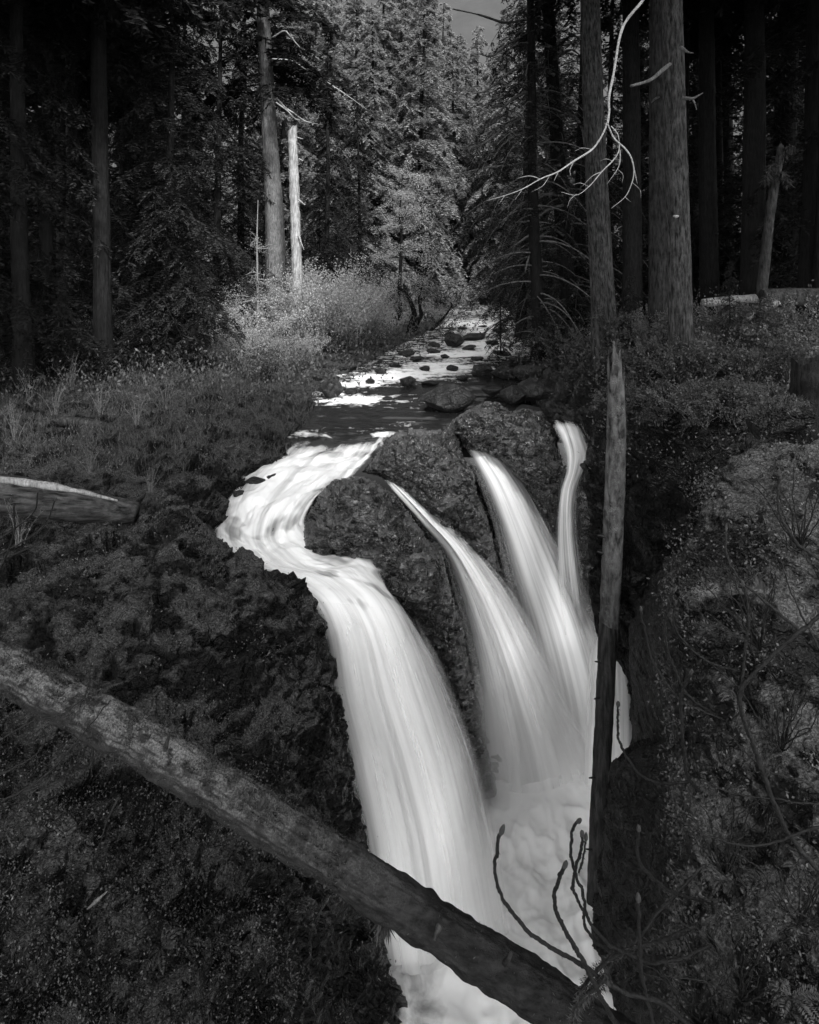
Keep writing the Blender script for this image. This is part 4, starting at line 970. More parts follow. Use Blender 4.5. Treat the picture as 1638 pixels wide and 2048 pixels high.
snag('broken_stump', [(1632,880,12.3),(1634,800,12.3),(1636,730,12.3)], [0.5,0.44,0.42], M['bark_dark'], 'squared dark stump at the right edge above the mossy log', 44, jag=0.2, cat='stump')

# conifers whose boughs fill the view
def con(u, v, d, label, crown, trunk, sc=1.0, rot=0.0, group='forest conifers'):
    return tree('conifer_tree', W(u, v, d), label, crown, trunk, None, rot, (random.uniform(-.02, .02), random.uniform(-.02, .02)), sc, group)
CON = [
 # overhanging the stream from the right
 (1075,690,36,'lacy','slimtall',0.95,'dark conifer drooping over the stream from the right bank'), (1160,680,41,'lacy','slimtall',1.05,'dense dark conifer behind the slender trunk on the right bank'),
 (1045,668,50,'lacy','slimtall',1.0,'dark conifer upstream on the right bank, leaning to the water'), (1215,650,48,'full_a','slim',1.1,'dark conifer behind the thick trunk nearest the stream'),
 # right forest
 (1330,640,44,'full_b','slimtall',1.0,'dark conifer seen between the thick right trunks'), (1440,630,40,'full_a','slim',1.1,'dark conifer just right of the thickest trunk'), (1560,625,37,'full_b','slimtall',1.05,'dark conifer near the right edge of the view'),
 (1680,640,30,'full_a','slim',1.1,'dark conifer cut by the right edge'), (1500,620,55,'full_b','slimtall',1.1,'far dark conifer deep in the right forest'), (1390,620,62,'full_a','slim',1.2,'farthest dark conifer in the right forest'), (1620,620,52,'full_a','slim',1.2,'far dark conifer behind the right edge trees'),
 # left forest
 (330,735,33,'full_a','slim',0.9,'dark conifer with boughs sweeping to the ground right of the lone trunk'), (90,740,30,'full_b','slimtall',0.9,'dark conifer left of the lone trunk with low boughs'), (-60,740,27,'full_a','slim',1.0,'dark conifer cut by the left edge'),
 (250,700,44,'full_b','slimtall',1.0,'dark conifer behind the lone left trunk'), (430,695,44,'full_a','slim',1.0,'dark conifer between the lone trunk and the tall grey trunk'), (10,695,46,'full_a','slim',1.2,'far dark conifer by the left edge'),
 (140,680,58,'full_b','slimtall',1.2,'far dark conifer in the left forest, left of the lone trunk'), (370,672,60,'full_a','slim',1.3,'far dark conifer in the left forest, right of the lone trunk'), (480,665,62,'full_b','slimtall',1.1,'dark conifer behind the tall grey trunk'),
 # the middle, sunlit
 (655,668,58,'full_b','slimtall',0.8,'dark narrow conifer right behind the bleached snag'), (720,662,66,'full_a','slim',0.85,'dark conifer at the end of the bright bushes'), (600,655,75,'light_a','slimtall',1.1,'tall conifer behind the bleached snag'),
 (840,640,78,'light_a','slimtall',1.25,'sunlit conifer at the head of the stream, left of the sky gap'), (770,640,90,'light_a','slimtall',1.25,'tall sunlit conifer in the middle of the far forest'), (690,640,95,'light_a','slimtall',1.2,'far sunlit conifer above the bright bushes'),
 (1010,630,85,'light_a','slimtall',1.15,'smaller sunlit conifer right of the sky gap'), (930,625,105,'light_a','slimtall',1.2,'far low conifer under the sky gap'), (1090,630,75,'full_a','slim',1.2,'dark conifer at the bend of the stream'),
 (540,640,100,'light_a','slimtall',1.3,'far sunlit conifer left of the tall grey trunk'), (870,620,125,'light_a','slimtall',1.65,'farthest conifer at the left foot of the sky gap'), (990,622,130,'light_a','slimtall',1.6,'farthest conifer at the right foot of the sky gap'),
]
for k_, (u_, v_, d_, c_, t_, s_, la_) in enumerate(CON): con(u_, v_, d_, la_, c_, t_, s_, k_ * 1.3)
for k_, (u_, v_, d_, s_, la_) in enumerate([(30,770,27,0.55,'young dark conifer low at the left edge'), (395,748,31,0.6,'young dark conifer at the right foot of the left forest'), (1000,700,40,0.5,'young conifer hanging over the right waterline'), (1260,740,23,0.35,'young conifer beside the broken stump'), (1460,700,21,0.3,'young conifer on the right bank crest'), (640,560,61,1.0,'young conifer behind the bleached snag, half in shade'), (130,760,28,0.45,'young dark conifer at the left foot of the lone trunk')]):
    con(u_, v_, d_, la_, 'young', 'thin', s_, k_, 'young conifers under the tall trees')
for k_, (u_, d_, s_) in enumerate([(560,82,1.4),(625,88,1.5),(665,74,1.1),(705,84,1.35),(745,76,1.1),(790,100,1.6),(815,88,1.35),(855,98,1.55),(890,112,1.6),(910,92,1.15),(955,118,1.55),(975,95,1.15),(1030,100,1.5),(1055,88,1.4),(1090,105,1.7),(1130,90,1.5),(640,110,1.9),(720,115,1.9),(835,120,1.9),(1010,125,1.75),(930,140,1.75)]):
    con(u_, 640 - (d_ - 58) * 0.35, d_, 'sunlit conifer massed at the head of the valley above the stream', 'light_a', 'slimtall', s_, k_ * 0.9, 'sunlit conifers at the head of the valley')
rg = np.random.default_rng(77)
for k_ in range(46):
    d_ = rg.uniform(58, 120); left = k_ % 2 == 0
    u_ = rg.uniform(-150, 800) if left else rg.uniform(1030, 1800)
    if not left and d_ < 95 and u_ < 1200: d_ += 45
    lt = left and u_ > 480
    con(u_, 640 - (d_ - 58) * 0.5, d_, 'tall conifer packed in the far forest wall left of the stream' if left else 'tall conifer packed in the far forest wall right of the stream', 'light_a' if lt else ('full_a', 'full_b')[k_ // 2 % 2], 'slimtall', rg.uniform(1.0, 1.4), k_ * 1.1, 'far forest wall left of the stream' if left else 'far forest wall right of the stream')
# unseen forest outside the frame, conifers added to shade banks and gorge
rg = np.random.default_rng(21)
OFF = [(-15,27),(-19,19),(-17,35),(-24,29),(-25,12),(-26,40),(-32,22),(16,27),(19,17),(20,33),(24,9),(25,23),(28,31),(29,14),(26,42),(15,38),(-13,15),(-13,6),(-12,-3),(13.5,15),(12.5,7),(-5,-12),(5,-13),(7,-5),(3,-4),(6,-1.5),(0,-8),(-2,-16)]
for k_, (x_, y_) in enumerate(OFF):
    tm = TRM['slimtall']
    o = tree('conifer_tree', (x_, y_, CZ - 5.5 if x_ < 0 else CZ - 3.2), 'unseen forest conifer added for shade on the %s bank' % ('left' if x_ < 0 else 'right'), 'high', 'slimtall', None, k_ * 2.1, (0, 0), 1.0, 'unseen conifers added for shade on the %s bank' % ('left' if x_ < 0 else 'right'))

# ------------------------------------------------------------------ shrubs and broadleaf trees
def shrub_meshes(seed, H, spread, ns, nl, mat_l, mat_w, leaf=0.05, twigs=9, r0=0.02):
    rg = np.random.default_rng(seed); B = Bag(); L = Bag(); ends = []
    for k in range(ns):
        az = rg.uniform(0, 6.28); h = H * rg.uniform(0.6, 1.05); s = spread * rg.uniform(0.15, 1.0); n = 9; t = np.linspace(0, 1, n)
        p0 = np.array([math.cos(az), math.sin(az), 0]) * spread * 0.25 * rg.uniform(0, 1)
        pth = p0 + np.stack([np.cos(az) * s * t ** 1.5, np.sin(az) * s * t ** 1.5, h * t * (1 - 0.15 * t)], -1) + np.cumsum(rg.normal(0, 0.03 * H / 3, (n, 3)), 0) * t[:, None]
        B.add(*tube(pth, np.linspace(r0, r0 * 0.25, n), seg=4, cap=False)); 
        for j in range(twigs):
            i = rg.integers(2, n); d = unit(rand_dirs(1, rg)[0] + np.array([0, 0, 0.5])); l = H * rg.uniform(0.12, 0.3); m = 5; q = np.linspace(0, 1, m)[:, None]
            tp = pth[i] + d * l * q + rg.normal(0, 0.02, (m, 3)) * q; B.add(*tube(tp, np.linspace(r0 * 0.4, r0 * 0.12, m), seg=3, cap=False)); ends.append(tp)
        ends.append(pth[4:])
    E = np.concatenate(ends); i = rg.integers(0, len(E), nl); p = E[i] + rg.normal(0, 0.09 * H / 3, (nl, 3))
    ax = unit(rand_dirs(nl, rg) + np.array([0, 0, 0.1])); sd = unit(np.cross(ax, rand_dirs(nl, rg)))
    L.add(*leaf_quads(p, ax, sd, leaf * rg.uniform(0.5, 1.3, nl), leaf * 0.6))
    return B.mesh('stems', mat_w, True), L.mesh('leaves', mat_l)
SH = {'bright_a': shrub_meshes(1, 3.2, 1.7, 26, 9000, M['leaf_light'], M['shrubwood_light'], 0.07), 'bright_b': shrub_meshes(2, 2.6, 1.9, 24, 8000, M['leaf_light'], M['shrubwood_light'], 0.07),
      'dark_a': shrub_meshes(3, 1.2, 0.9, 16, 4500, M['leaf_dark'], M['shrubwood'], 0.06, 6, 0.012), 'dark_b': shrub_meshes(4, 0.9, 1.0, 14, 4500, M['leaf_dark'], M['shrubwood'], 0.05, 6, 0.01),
      'bare': shrub_meshes(5, 1.3, 0.6, 9, 130, M['grass'], M['shrubwood_light'], 0.04, 5, 0.010)}
def shrub(u, v, d, kind, sc, label, group, rot=0.0):
    r = empty('shrub', W(u, v, d), label, 'shrub', group); r.scale = (sc,) * 3; r.rotation_euler = (0, 0, rot)
    link('stems', SH[kind][0], r)['kind'] = 'stuff'; link('leaves', SH[kind][1], r)['kind'] = 'stuff'; return r
for k_, (u_, v_, d_, c_, s_, la_) in enumerate([
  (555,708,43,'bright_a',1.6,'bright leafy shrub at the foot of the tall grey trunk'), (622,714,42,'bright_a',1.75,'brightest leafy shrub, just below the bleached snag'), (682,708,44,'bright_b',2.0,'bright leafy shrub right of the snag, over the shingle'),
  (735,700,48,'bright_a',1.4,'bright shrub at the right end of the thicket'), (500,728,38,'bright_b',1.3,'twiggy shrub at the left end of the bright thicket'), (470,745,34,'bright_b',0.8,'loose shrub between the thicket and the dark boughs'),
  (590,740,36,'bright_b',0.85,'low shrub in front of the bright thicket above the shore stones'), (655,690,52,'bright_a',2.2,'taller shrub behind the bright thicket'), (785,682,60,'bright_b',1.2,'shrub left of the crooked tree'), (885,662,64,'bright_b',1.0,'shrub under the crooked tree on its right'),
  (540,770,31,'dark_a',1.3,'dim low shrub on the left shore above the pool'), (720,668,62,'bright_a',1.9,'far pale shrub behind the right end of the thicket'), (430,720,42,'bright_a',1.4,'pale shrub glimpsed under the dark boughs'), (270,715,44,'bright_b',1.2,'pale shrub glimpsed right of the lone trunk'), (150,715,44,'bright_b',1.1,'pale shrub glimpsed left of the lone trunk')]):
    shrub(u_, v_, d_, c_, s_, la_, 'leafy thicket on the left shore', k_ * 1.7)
rg = np.random.default_rng(8)
places = ['on the left grassy bank', 'on the right bank above the gorge']
for k_, (u_, v_, d_, c_, s_, la_) in enumerate([
  (60,800,26,'bare','1','bare twiggy shrub nearest the left edge on the grassy bank'), (110,830,24,'bare',1,'bare twiggy shrub on the grass below the lone trunk, left one'), (200,835,24,'bare',0.9,'bare twiggy shrub on the grass right below the lone trunk'), (275,850,23,'bare',1.0,'bare twiggy shrub by the half hidden log'),
  (330,820,25,'bare',1.1,'bare twiggy shrub between the two grass logs'), (30,880,22,'bare',1.0,'bare twiggy shrub above the thick weathered log'), (180,950,19,'bare',0.8,'bare twiggy shrub just behind the thick weathered log'), (300,985,18,'bare',0.6,'bare sprig at the splintered log end'), (40,1090,15.5,'bare',0.8,'bare sprig below the thick weathered log at left'), (140,790,27,'bare',1.3,'tall bare shrub beside the lone trunk'), (400,800,26,'bare',0.9,'bare shrub near the upper pool bank')]):
    shrub(u_, v_, d_, c_, float(s_), la_, 'bare shrubs on the left bank', k_ * 2.3)
for k_, (u_, v_, d_, c_, s_, la_) in enumerate([
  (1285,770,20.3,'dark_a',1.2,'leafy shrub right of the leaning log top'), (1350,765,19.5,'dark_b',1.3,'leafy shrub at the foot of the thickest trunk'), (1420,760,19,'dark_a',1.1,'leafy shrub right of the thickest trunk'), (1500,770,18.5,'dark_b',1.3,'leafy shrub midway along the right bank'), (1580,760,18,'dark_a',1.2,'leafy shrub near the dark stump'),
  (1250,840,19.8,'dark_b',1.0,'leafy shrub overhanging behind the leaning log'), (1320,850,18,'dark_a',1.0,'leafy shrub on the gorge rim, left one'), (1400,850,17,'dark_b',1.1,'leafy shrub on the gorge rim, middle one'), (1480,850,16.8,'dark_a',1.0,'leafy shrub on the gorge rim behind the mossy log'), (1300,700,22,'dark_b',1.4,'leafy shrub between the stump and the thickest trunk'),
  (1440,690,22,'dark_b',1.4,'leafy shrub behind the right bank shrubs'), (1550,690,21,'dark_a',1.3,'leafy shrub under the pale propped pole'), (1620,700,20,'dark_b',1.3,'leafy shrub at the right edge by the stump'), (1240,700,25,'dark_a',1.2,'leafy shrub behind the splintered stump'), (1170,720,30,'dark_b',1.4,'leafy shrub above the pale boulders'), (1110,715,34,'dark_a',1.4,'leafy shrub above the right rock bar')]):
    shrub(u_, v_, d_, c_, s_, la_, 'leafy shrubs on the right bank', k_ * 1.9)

def broadleaf(u, v, d, stems, crown_pts, nl, label, seed, leaf=0.10, mat_w='bark_dark', mat_l='leaf_light', spread=0.5):
    root = empty('broadleaf_tree', W(u, v, d), label, 'tree'); rg = np.random.default_rng(seed); E = []
    for pts, rad in stems:
        _, p_, _ = part_tube('trunk', root, dd(pts, d), rad, M[mat_w], 8, 40, 0.2, 3, seed); E.append(p_[8:])
    B = Bag(); tips = []
    for (cu, cv, cr) in crown_pts:
        c = W(cu, cv, d); R = cr * d / F; E_ = np.concatenate(E); b0 = E_[np.argmin(np.linalg.norm(E_ - c, axis=1))]
        for j in range(7):
            e = c + rand_dirs(1, rg)[0] * R * np.array([1, 1.1, 0.8]) * rg.uniform(0.5, 1); m = 9; q = np.linspace(0, 1, m)[:, None]
            tp = b0 * (1 - q) + e * q + np.cumsum(rg.normal(0, 0.05, (m, 3)), 0) * np.sin(q * math.pi); B.add(*tube(tp, np.linspace(0.035, 0.008, m), seg=4, cap=False)); tips.append(tp[3:])
    T = np.concatenate(tips); i = rg.integers(0, len(T), nl); p = T[i] + rg.normal(0, spread * 0.5, (nl, 3)) * np.array([1, 1, 0.6])
    ax = unit(rand_dirs(nl, rg)); sd = unit(np.cross(ax, rand_dirs(nl, rg))); L = Bag(); L.add(*leaf_quads(p, ax, sd, leaf * rg.uniform(0.5, 1.3, nl), leaf * 0.6))
    c = link('crown', L.mesh('crown', M[mat_l]), root, neg(root)); c['kind'] = 'stuff'; link('branches', B.mesh('branches', M[mat_w], True), c)['kind'] = 'stuff'
    return root
broadleaf(825, 672, 54, [([(815,690),(822,650),(828,625),(815,590),(800,575)], [0.28,0.24,0.2,0.12,0.05]), ([(828,670),(832,648),(842,630),(838,600),(845,570)], [0.22,0.22,0.16,0.1,0.05]), ([(850,672),(868,655),(890,632),(905,610)], [0.14,0.12,0.08,0.04])],
          [(790,585,45),(830,570,45),(870,570,45),(905,590,35),(850,600,40),(770,610,35),(845,560,40)], 4500, 'crooked forked tree with pale leaves leaning over the stream bend', 51, 0.09)
broadleaf(805, 640, 62, [([(800,660),(800,560),(803,480),(800,420),(805,350)], [0.2,0.17,0.13,0.09,0.03])],
          [(800,340,40),(775,390,45),(840,390,50),(760,450,45),(810,440,50),(860,430,45),(780,510,45),(850,500,50),(870,360,30)], 13000, 'slender pale-leaved tree rising behind the crooked tree', 52, 0.11)
broadleaf(515, 640, 40, [([(516,660),(515,560),(514,480),(516,400)], [0.08,0.06,0.05,0.02])], [(500,480,30),(530,500,30),(500,550,40),(540,560,40),(490,600,40),(550,610,40)], 500, 'bare pale sapling with thin twigs left of the tall grey trunk', 53, 0.06, 'shrubwood_light', 'leaf_light')

def fern_mesh(seed, nf=11, L=0.5):
    rg = np.random.default_rng(seed); B = Bag()
    for k in range(nf):
        az = 6.28 * k / nf + rg.normal(0, 0.25); l = L * rg.uniform(0.6, 1.1); n = 16; t = np.linspace(0.1, 1, n)
        pth = np.stack([np.cos(az) * l * t, np.sin(az) * l * t, l * (0.75 * t - 0.75 * t ** 2.2)], -1); tg = unit(np.gradient(pth, axis=0)); sd = unit(np.cross(tg, np.array([0, 0, 1.0])))
        for sg in (-1, 1):
            ax = unit(sd * sg + tg * 0.45 + rg.normal(0, 0.08, (n, 3))); B.add(*leaf_quads(pth, ax, tg, l * 0.24 * np.sin(np.clip(t * 2.9, 0.5, 3.0)), l * 0.055))
    return B.mesh('fronds', M['fern'])
FERN = [fern_mesh(k) for k in range(3)]
rg = np.random.default_rng(14)
def ferns(key, spots, label, group, sc):
    g_ = SHEETS[key][0]; u_ = 819 + g_[..., 0] / g_[..., 1] * F; v_ = HY - (g_[..., 2] - CZ) / g_[..., 1] * F
    for k, (a, c) in enumerate(spots):
        i = np.unravel_index(np.argmin((u_ - a) ** 2 + (v_ - c) ** 2), u_.shape); r = empty('fern', g_[i] - np.array([0, 0, 0.02]), label, 'fern', group)
        r.scale = (sc * rg.uniform(0.7, 1.2),) * 3; r.rotation_euler = (rg.normal(0, 0.15), rg.normal(0, 0.15), rg.uniform(0, 6)); link('fronds', FERN[k % 3], r)['kind'] = 'stuff'
ferns('left', [(rg.uniform(20, 480), rg.uniform(1560, 2020)) for k in range(16)], 'small fern growing on the slope below the long fallen log', 'ferns on the lower left slope', 0.55)
ferns('left', [(rg.uniform(20, 420), rg.uniform(1040, 1330)) for k in range(12)], 'small fern growing on the rocky bank above the long fallen log', 'ferns on the upper left bank', 0.6)
ferns('right_near', [(rg.uniform(1420, 1630), rg.uniform(880, 2000)) for k in range(18)], 'small fern growing on the near right bank', 'ferns on the near right bank', 0.5)
# far wooded hill closing the valley
hx = np.linspace(-420, 420, 120); hy = np.linspace(170, 520, 60); HX, HYY = np.meshgrid(hx, hy)
hp = np.stack([HX, HYY, HX * 0], -1)
HZ = CZ - 4 + 235 * sst(170, 520, HYY) * (1 + 0.25 * fbm(hp * 0.006, 3, 2)) + 7 * fbm(hp * 0.06, 3, 4)
tag(link('hill', mesh_np('hill', np.stack([HX, HYY, HZ], -1), gfaces(60, 120), M['hill'])), kind='structure')

# ------------------------------------------------------------------ ground cover: moss, grass and small leaves nobody could count
def scatter(key, n, region, rng, lift=0.0):
    """random points on a sheet, denser where the picture shows it larger"""
    g, nr = SHEETS[key][0], SHEETS[key][1]
    c = g[:-1, :-1]; e1 = g[1:, :-1] - c; e2 = g[:-1, 1:] - c
    area = np.linalg.norm(np.cross(e1, e2), axis=-1); dep = c[..., 1]
    u = 819 + c[..., 0] / dep * F; v = HY - (c[..., 2] - CZ) / dep * F
    w = area / dep ** 1.6 * region(u, v, nr[:-1, :-1])
    if len(SHEETS[key]) > 2: w = w * SHEETS[key][2][:-1, :-1]
    w[(u < -120) | (u > 1760) | (v > 2200)] *= 0.08
    w = w.ravel() / w.sum(); i = rng.choice(len(w), n, p=w)
    a, b_ = rng.uniform(size=(2, n, 1)); p = c.reshape(-1, 3)[i] + e1.reshape(-1, 3)[i] * a + e2.reshape(-1, 3)[i] * b_
    return p, nr[:-1, :-1].reshape(-1, 3)[i]
def cover(name, key, n, region, mat, ln, wd, label, seed, upb=0.6, rnd=0.8, cat='ground cover', clump=0.0):
    rng = np.random.default_rng(seed); p, nr = scatter(key, n, region, rng)
    if clump:
        m = max(1, n // 14); c, cn = p[:m], nr[:m]; i = rng.integers(0, m, n); d_ = c[i][:, 1:2]
        p = c[i] + rng.normal(0, clump, (n, 3)) * d_ / 12; p[:, 2] += np.abs(rng.normal(0, clump * 0.6, n)) * d_[:, 0] / 12; nr = cn[i]
    sc = (p[:, 1] / 12.0) ** 0.6
    ax = unit(nr * 0.6 + np.array([0, 0, upb]) + rnd * rand_dirs(n, rng)); sd = unit(np.cross(ax, rand_dirs(n, rng)))
    v, f = leaf_quads(p - ax * 0.01, ax, sd, rng.uniform(ln[0], ln[1], n) * sc, rng.uniform(wd[0], wd[1], n) * sc)
    o = link(name, mesh_np(name, v, f, mat, False)); return tag(o, label, cat, kind='stuff')
up_ = lambda lo: (lambda u, v, n: sst(lo, lo + 0.4, n[..., 2]))
cover('moss', 'left', 90000, lambda u, v, n: sst(0.25, 0.7, n[..., 2]) * (0.06 + sst(-0.1, 0.35, fbm(np.stack([u * 0.011, v * 0.016, u * 0], -1), 4, 4))), M['moss'], (0.02, 0.06), (0.008, 0.016), 'short moss and seedlings covering the left bank', 61)
cover('grass', 'left', 20000, lambda u, v, n: sst(0.3, 0.7, n[..., 2]) * sst(730, 770, v) * (1 - sst(900, 980, v)), M['grass'], (0.08, 0.3), (0.008, 0.014), 'pale dry grass on the upper left bank', 62, 0.9, 0.7)
cover('undergrowth', 'left', 30000, lambda u, v, n: sst(1380, 1500, v) * (1 - sst(520, 640, u)) * (0.15 + sst(0, .5, n[..., 2])), M['leaf_dark'], (0.02, 0.05), (0.015, 0.035), 'small round leaves on the lower left slope', 63, 0.3, 1.0, clump=0.12)
cover('undergrowth', 'left', 30000, lambda u, v, n: sst(640, 700, v) * (1 - sst(780, 850, v)), M['leaf_dark'], (0.05, 0.14), (0.03, 0.06), 'low dim undergrowth at the foot of the left forest', 64, 0.6, 1.0, clump=0.2)
pat = lambda sd, lo=-0.1: (lambda u, v, n: (0.05 + sst(lo, lo + 0.35, fbm(np.stack([u * 0.016, v * 0.02, u * 0], -1), 4, sd))) * (0.1 + sst(0.0, 0.6, n[..., 2])))
cover('moss', 'rock_outcrop151', 30000, pat(3), M['mosslight'], (0.02, 0.05), (0.008, 0.016), 'moss patches on the craggy rim beside the widest fall', 71)
cover('moss', 'rock_outcrop141', 6000, pat(4, -0.4), M['mosslight'], (0.02, 0.05), (0.008, 0.016), 'moss on the pointed rock by the fallen log', 72)
cover('moss', 'rock_outcrop101', 1500, pat(5, 0.15), M['mosslight'], (0.015, 0.04), (0.008, 0.016), 'moss patches on the front rock outcrop', 73)
cover('moss', 'rock_outcrop111', 2500, pat(6, 0.1), M['mosslight'], (0.015, 0.04), (0.008, 0.016), 'moss patches on the middle rock outcrop', 74)
cover('moss', 'rock_outcrop121', 2500, pat(7, 0.0), M['mosslight'], (0.015, 0.04), (0.008, 0.016), 'moss patches on the back rock outcrop', 75)
cover('leaflets', 'left', 5500, lambda u, v, n: sst(760, 900, v) * (0.2 + sst(0, .5, n[..., 2])) * sst(-0.2, 0.4, fbm(np.stack([u * 0.014, v * 0.02, u * 0], -1), 3, 44)), M['sparkle'], (0.025, 0.06), (0.015, 0.03), 'scattered glint-coloured seedlings on the left bank', 68, 0.5, 1.0, clump=0.08)
cover('leaflets', 'right_near', 3500, lambda u, v, n: 0.1 + sst(0, .5, n[..., 2]), M['sparkle'], (0.015, 0.04), (0.01, 0.02), 'scattered glint-coloured seedlings on the near right bank', 69, 0.5, 1.0, clump=0.08)
cover('moss', 'right_near', 70000, lambda u, v, n: (0.15 + sst(0, 0.6, n[..., 2])) * (0.08 + sst(-0.1, 0.35, fbm(np.stack([u * 0.011, v * 0.013, u * 0], -1), 4, 24))), M['moss'], (0.02, 0.06), (0.006, 0.014), 'short moss covering the near right bank', 65)
cover('undergrowth', 'right_near', 60000, lambda u, v, n: (0.2 + sst(0, 0.5, n[..., 2])) * sst(-0.25, 0.5, fbm(np.stack([u * 0.012, v * 0.014, u * 0], -1), 3, 14)), M['leaf_dark'], (0.03, 0.075), (0.015, 0.04), 'small glossy leaves on the near right bank', 66, 0.3, 1.0, clump=0.14)
cover('undergrowth', 'right_back', 50000, lambda u, v, n: (1 - sst(880, 1000, v)) * sst(600, 650, v) * np.maximum(sst(1200, 1225, u), 1 - sst(770, 800, v)), M['leaf_dark'], (0.03, 0.10), (0.02, 0.05), 'low leafy undergrowth on the right bank behind the gorge', 67, 0.4, 1.0, clump=0.2)

# ------------------------------------------------------------------ foreground shoots with buds
def bud_mesh():
    n, seg = 9, 10; t = np.linspace(0, 1, n); r = 0.5 * np.sin(math.pi * np.clip(t, 0.05, 0.97) ** 0.8) ** 0.8
    return tube_mesh('bud', np.stack([0.06 * np.sin(t * 3), t * 0, t], -1), r * 0.62, M['palebud'], seg=seg, noise=0.15, nf=5, seed=2)
BUD = bud_mesh()
def shoots(name, base, label, stems, seed, buds=True, group='budding shoots on the right bank', cat='shoot'):
    root = empty(name, W(*base), label, cat, group); rg = np.random.default_rng(seed)
    for pts, w0, w1, bw_ in stems:
        P = np.array([W(*q) for q in pts]); n = 14 * len(pts); path = crom(P, n); path += 0.016 * np.stack([fbm(path * 9, 3, seed + k) for k in range(3)], -1)
        dmean = P[:, 1].mean(); r = np.linspace(w0, w1, n) * dmean / F / 2
        link('stem', tube_mesh('stem', path, r * 0.85, M['twig'], seg=7, noise=0.5, nf=45, seed=seed), root, neg(root))
        if bw_:
            b_ = link('bud', BUD, root); d = Vector(path[0] - path[3]).normalized(); b_.rotation_euler = d.to_track_quat('Z', 'Y').to_euler()
            s_ = bw_ * P[0, 1] / F; b_.location = Vector(path[0]) - root.location - d * s_ * 0.2; b_.scale = (s_ * 0.95, s_ * 0.95, s_ * 1.7)
            m = 26; k = rg.integers(3, n, m); tw = Bag()      # bud scars and old scales
            ax = rand_dirs(m, rg); tw.add(*leaf_quads(path[k], ax, unit(np.cross(ax, rand_dirs(m, rg))), 0.012 + r[k] * 1.3, 0.006))
            link('bark_scales', tw.mesh('bark_scales', M['twig']), root, neg(root))['kind'] = 'stuff'
    return root
def lerp_d(pts, d0, d1): return [(u, v, d0 + (d1 - d0) * k / (len(pts) - 1)) for k, (u, v) in enumerate(pts)]
shoots('budding_shoot', (1440,2110,6.4), 'forked budding shoots arching over the pool at bottom centre', [
 (lerp_d([(1000,1668),(990,1740),(1000,1785),(1025,1825),(1060,1865),(1110,1900),(1165,1930),(1200,1955),(1250,1985),(1330,2010),(1440,2110)], 5.2, 6.4), 7, 12, 19),
 (lerp_d([(1127,1735),(1115,1765),(1108,1800),(1118,1840),(1140,1880),(1165,1920),(1190,1970),(1210,2010),(1235,2048),(1290,2100),(1440,2140)], 5.2, 6.4), 8, 13, 18)], 1)
shoots('budding_shoot', (1420,1890,6.9), 'twin budding shoots rising in front of the foot of the leaning log', [
 (lerp_d([(1155,1645),(1145,1665),(1142,1710),(1150,1745),(1165,1785),(1175,1830),(1190,1860),(1220,1890),(1260,1910),(1300,1925),(1360,1918),(1420,1890)], 5.4, 6.9), 6, 9, 16),
 (lerp_d([(1166,1672),(1158,1710),(1145,1770),(1148,1785),(1165,1820),(1170,1850),(1190,1880),(1230,1905),(1255,1900),(1290,1860),(1340,1800),(1410,1730)], 5.4, 7.6), 6, 8, 16),
 (lerp_d([(1170,1680),(1163,1725),(1158,1745)], 5.45, 5.5), 5, 5, 14)], 2)
shoots('budding_shoot', (1430,1810,7.6), 'pale-budded shoot before the wall right of the leaning log', [(lerp_d([(1277,1662),(1275,1710),(1290,1740),(1330,1775),(1380,1795),(1430,1810)], 6.4, 7.6), 6, 8, 16)], 3)
shoots('budding_shoot', (1330,2120,6.4), 'upright shoot with a brown bud low on the gorge wall', [(lerp_d([(1274,1802),(1278,1850),(1280,1920),(1290,1980),(1310,2060),(1330,2120)], 5.9, 6.4), 9, 10, 19)], 4)
shoots('budding_shoot', (1400,1566,8.9), 'thin crooked shoot against the bright spray beside the leaning log', [(lerp_d([(1236,1412),(1236,1450),(1238,1480),(1258,1520),(1285,1552),(1330,1567),(1400,1560)], 7.6, 8.9), 5, 7, 14)], 5)
shoots('budding_shoot', (1470,1450,8.9), 'long thin shoot curving down beside the upper gorge wall', [(lerp_d([(1281,1222),(1290,1260),(1305,1320),(1335,1370),(1360,1400),(1400,1420),(1470,1450)], 8.2, 8.9), 4, 5, 10)], 6)
shoots('budding_shoot', (1500,1340,9.2), 'pair of crossing shoots at the edge of the right bank', [(lerp_d([(1347,1182),(1332,1230),(1332,1290),(1350,1340),(1375,1390),(1430,1430)], 8.4, 9.0), 5, 6, 11), (lerp_d([(1350,1208),(1347,1250),(1375,1290),(1420,1325),(1470,1340),(1500,1345)], 8.4, 9.2), 4, 6, 9)], 7)
shoots('budding_shoot', (1440,1620,8.6), 'dark shoot with a split pale bud in the middle of the right bank', [(lerp_d([(1381,1347),(1365,1380),(1362,1430),(1368,1500),(1380,1560),(1440,1620)], 7.6, 8.6), 7, 8, 13)], 8)
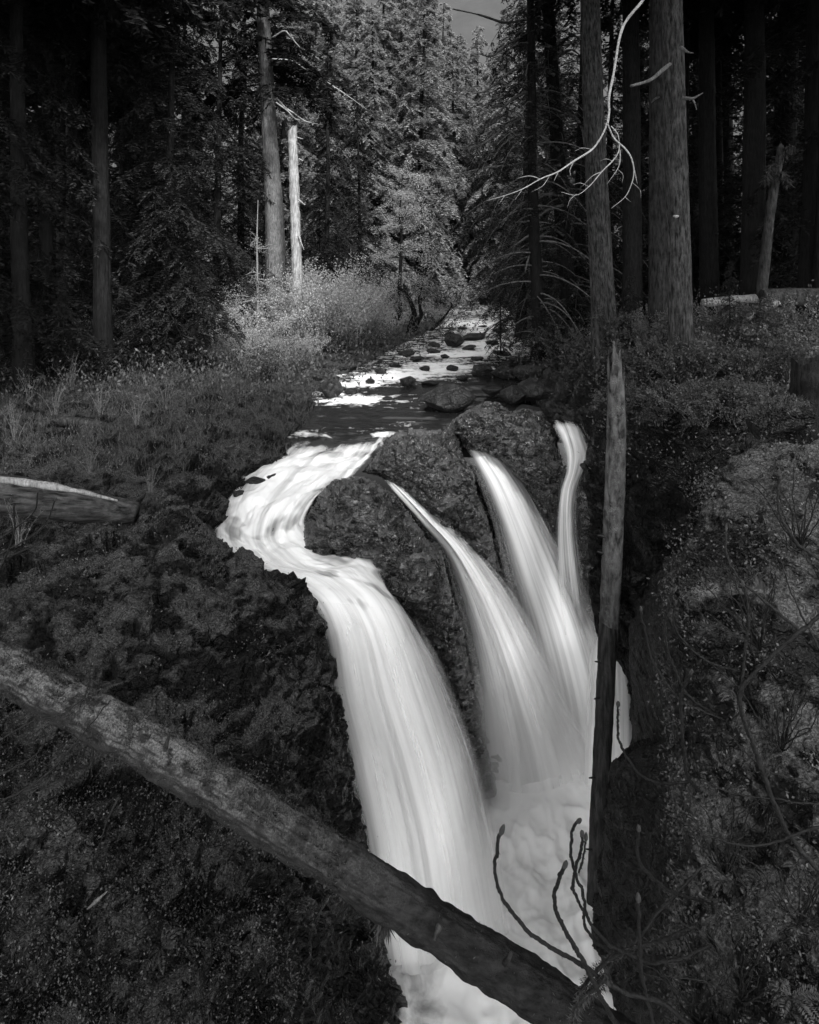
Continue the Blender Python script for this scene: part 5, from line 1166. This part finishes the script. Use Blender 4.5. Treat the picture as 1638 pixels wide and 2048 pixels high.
shoots('bare_shrub', (1700,1800,6.2), 'large dark crooked shrub at the right edge of the near bank', [
 (lerp_d([(1660,1215),(1570,1290),(1490,1370),(1485,1430),(1510,1500),(1545,1600),(1600,1700),(1700,1800)], 6.0, 6.3), 9, 13, 0), (lerp_d([(1490,1172),(1496,1240),(1490,1320),(1486,1385)], 6.1, 6.1), 5, 7, 10), (lerp_d([(1558,952),(1557,1010),(1570,1050),(1600,1090),(1680,1150)], 6.4, 6.2), 6, 8, 11),
 (lerp_d([(1452,1062),(1455,1110),(1480,1160),(1540,1210),(1600,1260)], 6.3, 6.0), 5, 7, 10), (lerp_d([(1380,1650),(1440,1680),(1530,1690),(1620,1660),(1700,1650)], 6.4, 6.0), 4, 7, 0), (lerp_d([(1400,1560),(1480,1590),(1560,1600),(1640,1610)], 6.6, 6.2), 3, 5, 0), (lerp_d([(1560,1120),(1590,1200),(1640,1300)], 6.2, 6.0), 3, 5, 0), (lerp_d([(1470,1480),(1530,1540),(1600,1560),(1660,1600)], 6.3, 6.0), 3, 5, 0)], 9, group='bare shrubs on the right bank', cat='shrub')
for k_, (st, la_) in enumerate([
 ([(1160,1985),(1185,1950),(1225,1915),(1270,1895),(1330,1880),(1395,1850)], 'mossy twig crossing behind the forked budding shoots'), ([(1145,2060),(1155,2010),(1190,1975),(1215,1950)], 'short mossy twig at the bottom, over the fallen log')]):
    root = empty('mossy_twig', W(st[-1][0], st[-1][1], 6.9), la_, 'twig'); _, p_, q_ = part_tube('stem', root, lerp_d(st, 5.9, 7.2 if k_ == 0 else 6.0), [0.014, 0.02, 0.025], M['twig'], 7, 60, 0.3, 20, 3)
    bag = Bag(); tufts(bag, p_, q_, 900, np.random.default_rng(k_), (0.02, 0.07), 0.006, 0.0, 0.7); link('moss', bag.mesh('moss', M['moss']), root, neg(root))['kind'] = 'stuff'
rg = np.random.default_rng(31)
for k_, (u_, v_, d_) in enumerate([(1450,1750,7.2),(1560,1500,7.6),(1600,1850,6.2),(1480,2000,6.4),(1600,1100,9.0),(1520,1300,8.6),(1400,2050,6.9)]):
    b0 = (u_, v_, d_); st = []
    for j in range(15):
        du, dv = rg.uniform(-150, 90), rg.uniform(-170, -20); st.append(([(u_ + du, v_ + dv, d_ - 0.5), (u_ + du * 0.6 + rg.normal(0, 14), v_ + dv * 0.7 + rg.normal(0, 14), d_ - 0.35), (u_ + du * 0.25, v_ + dv * 0.35 + 12, d_ - 0.2), b0], 2, 4, 0))
    shoots('bare_shrub', b0, ['wiry bare shrub low on the near bank right of the gorge', 'wiry bare shrub in the middle of the near right bank', 'wiry bare shrub in the lower right corner', 'wiry bare shrub at the bottom of the near bank', 'wiry bare shrub below the shaggy mossy log', 'wiry bare shrub beside the jutting mossy stub', 'wiry bare shrub at the bottom, nearest the gorge wall'][k_], st, 40 + k_, group='bare shrubs on the right bank', cat='shrub')
shoots('bare_shrub', (-20,1180,13.0), 'thin bare shoots at the left edge below the weathered log', [(lerp_d([(110,1000),(95,1040),(60,1075),(-20,1120)], 12.5, 13), 3, 4, 6), (lerp_d([(75,985),(70,1020),(40,1050),(-20,1090)], 12.5, 13), 3, 4, 6), (lerp_d([(100,1060),(70,1090),(-20,1130)], 12.5, 13), 3, 4, 0), (lerp_d([(28,1010),(25,1080),(-20,1180)], 12.5, 13), 4, 5, 0)], 60, group='bare shrubs on the left bank', cat='shrub')
shoots('bare_shrub', (-30,1600,9.4), 'thin bare shoots at the left edge below the long fallen log', [(lerp_d([(180,1350),(170,1390),(120,1430),(60,1445),(-30,1500)], 9.2, 9.4), 3, 4, 0), (lerp_d([(85,1455),(88,1490),(40,1530),(-30,1560)], 9.2, 9.4), 3, 4, 8), (lerp_d([(220,1400),(180,1450),(140,1500),(80,1560),(-30,1620)], 9.0, 9.3), 3, 5, 0)], 61, group='bare shrubs on the left bank', cat='shrub')
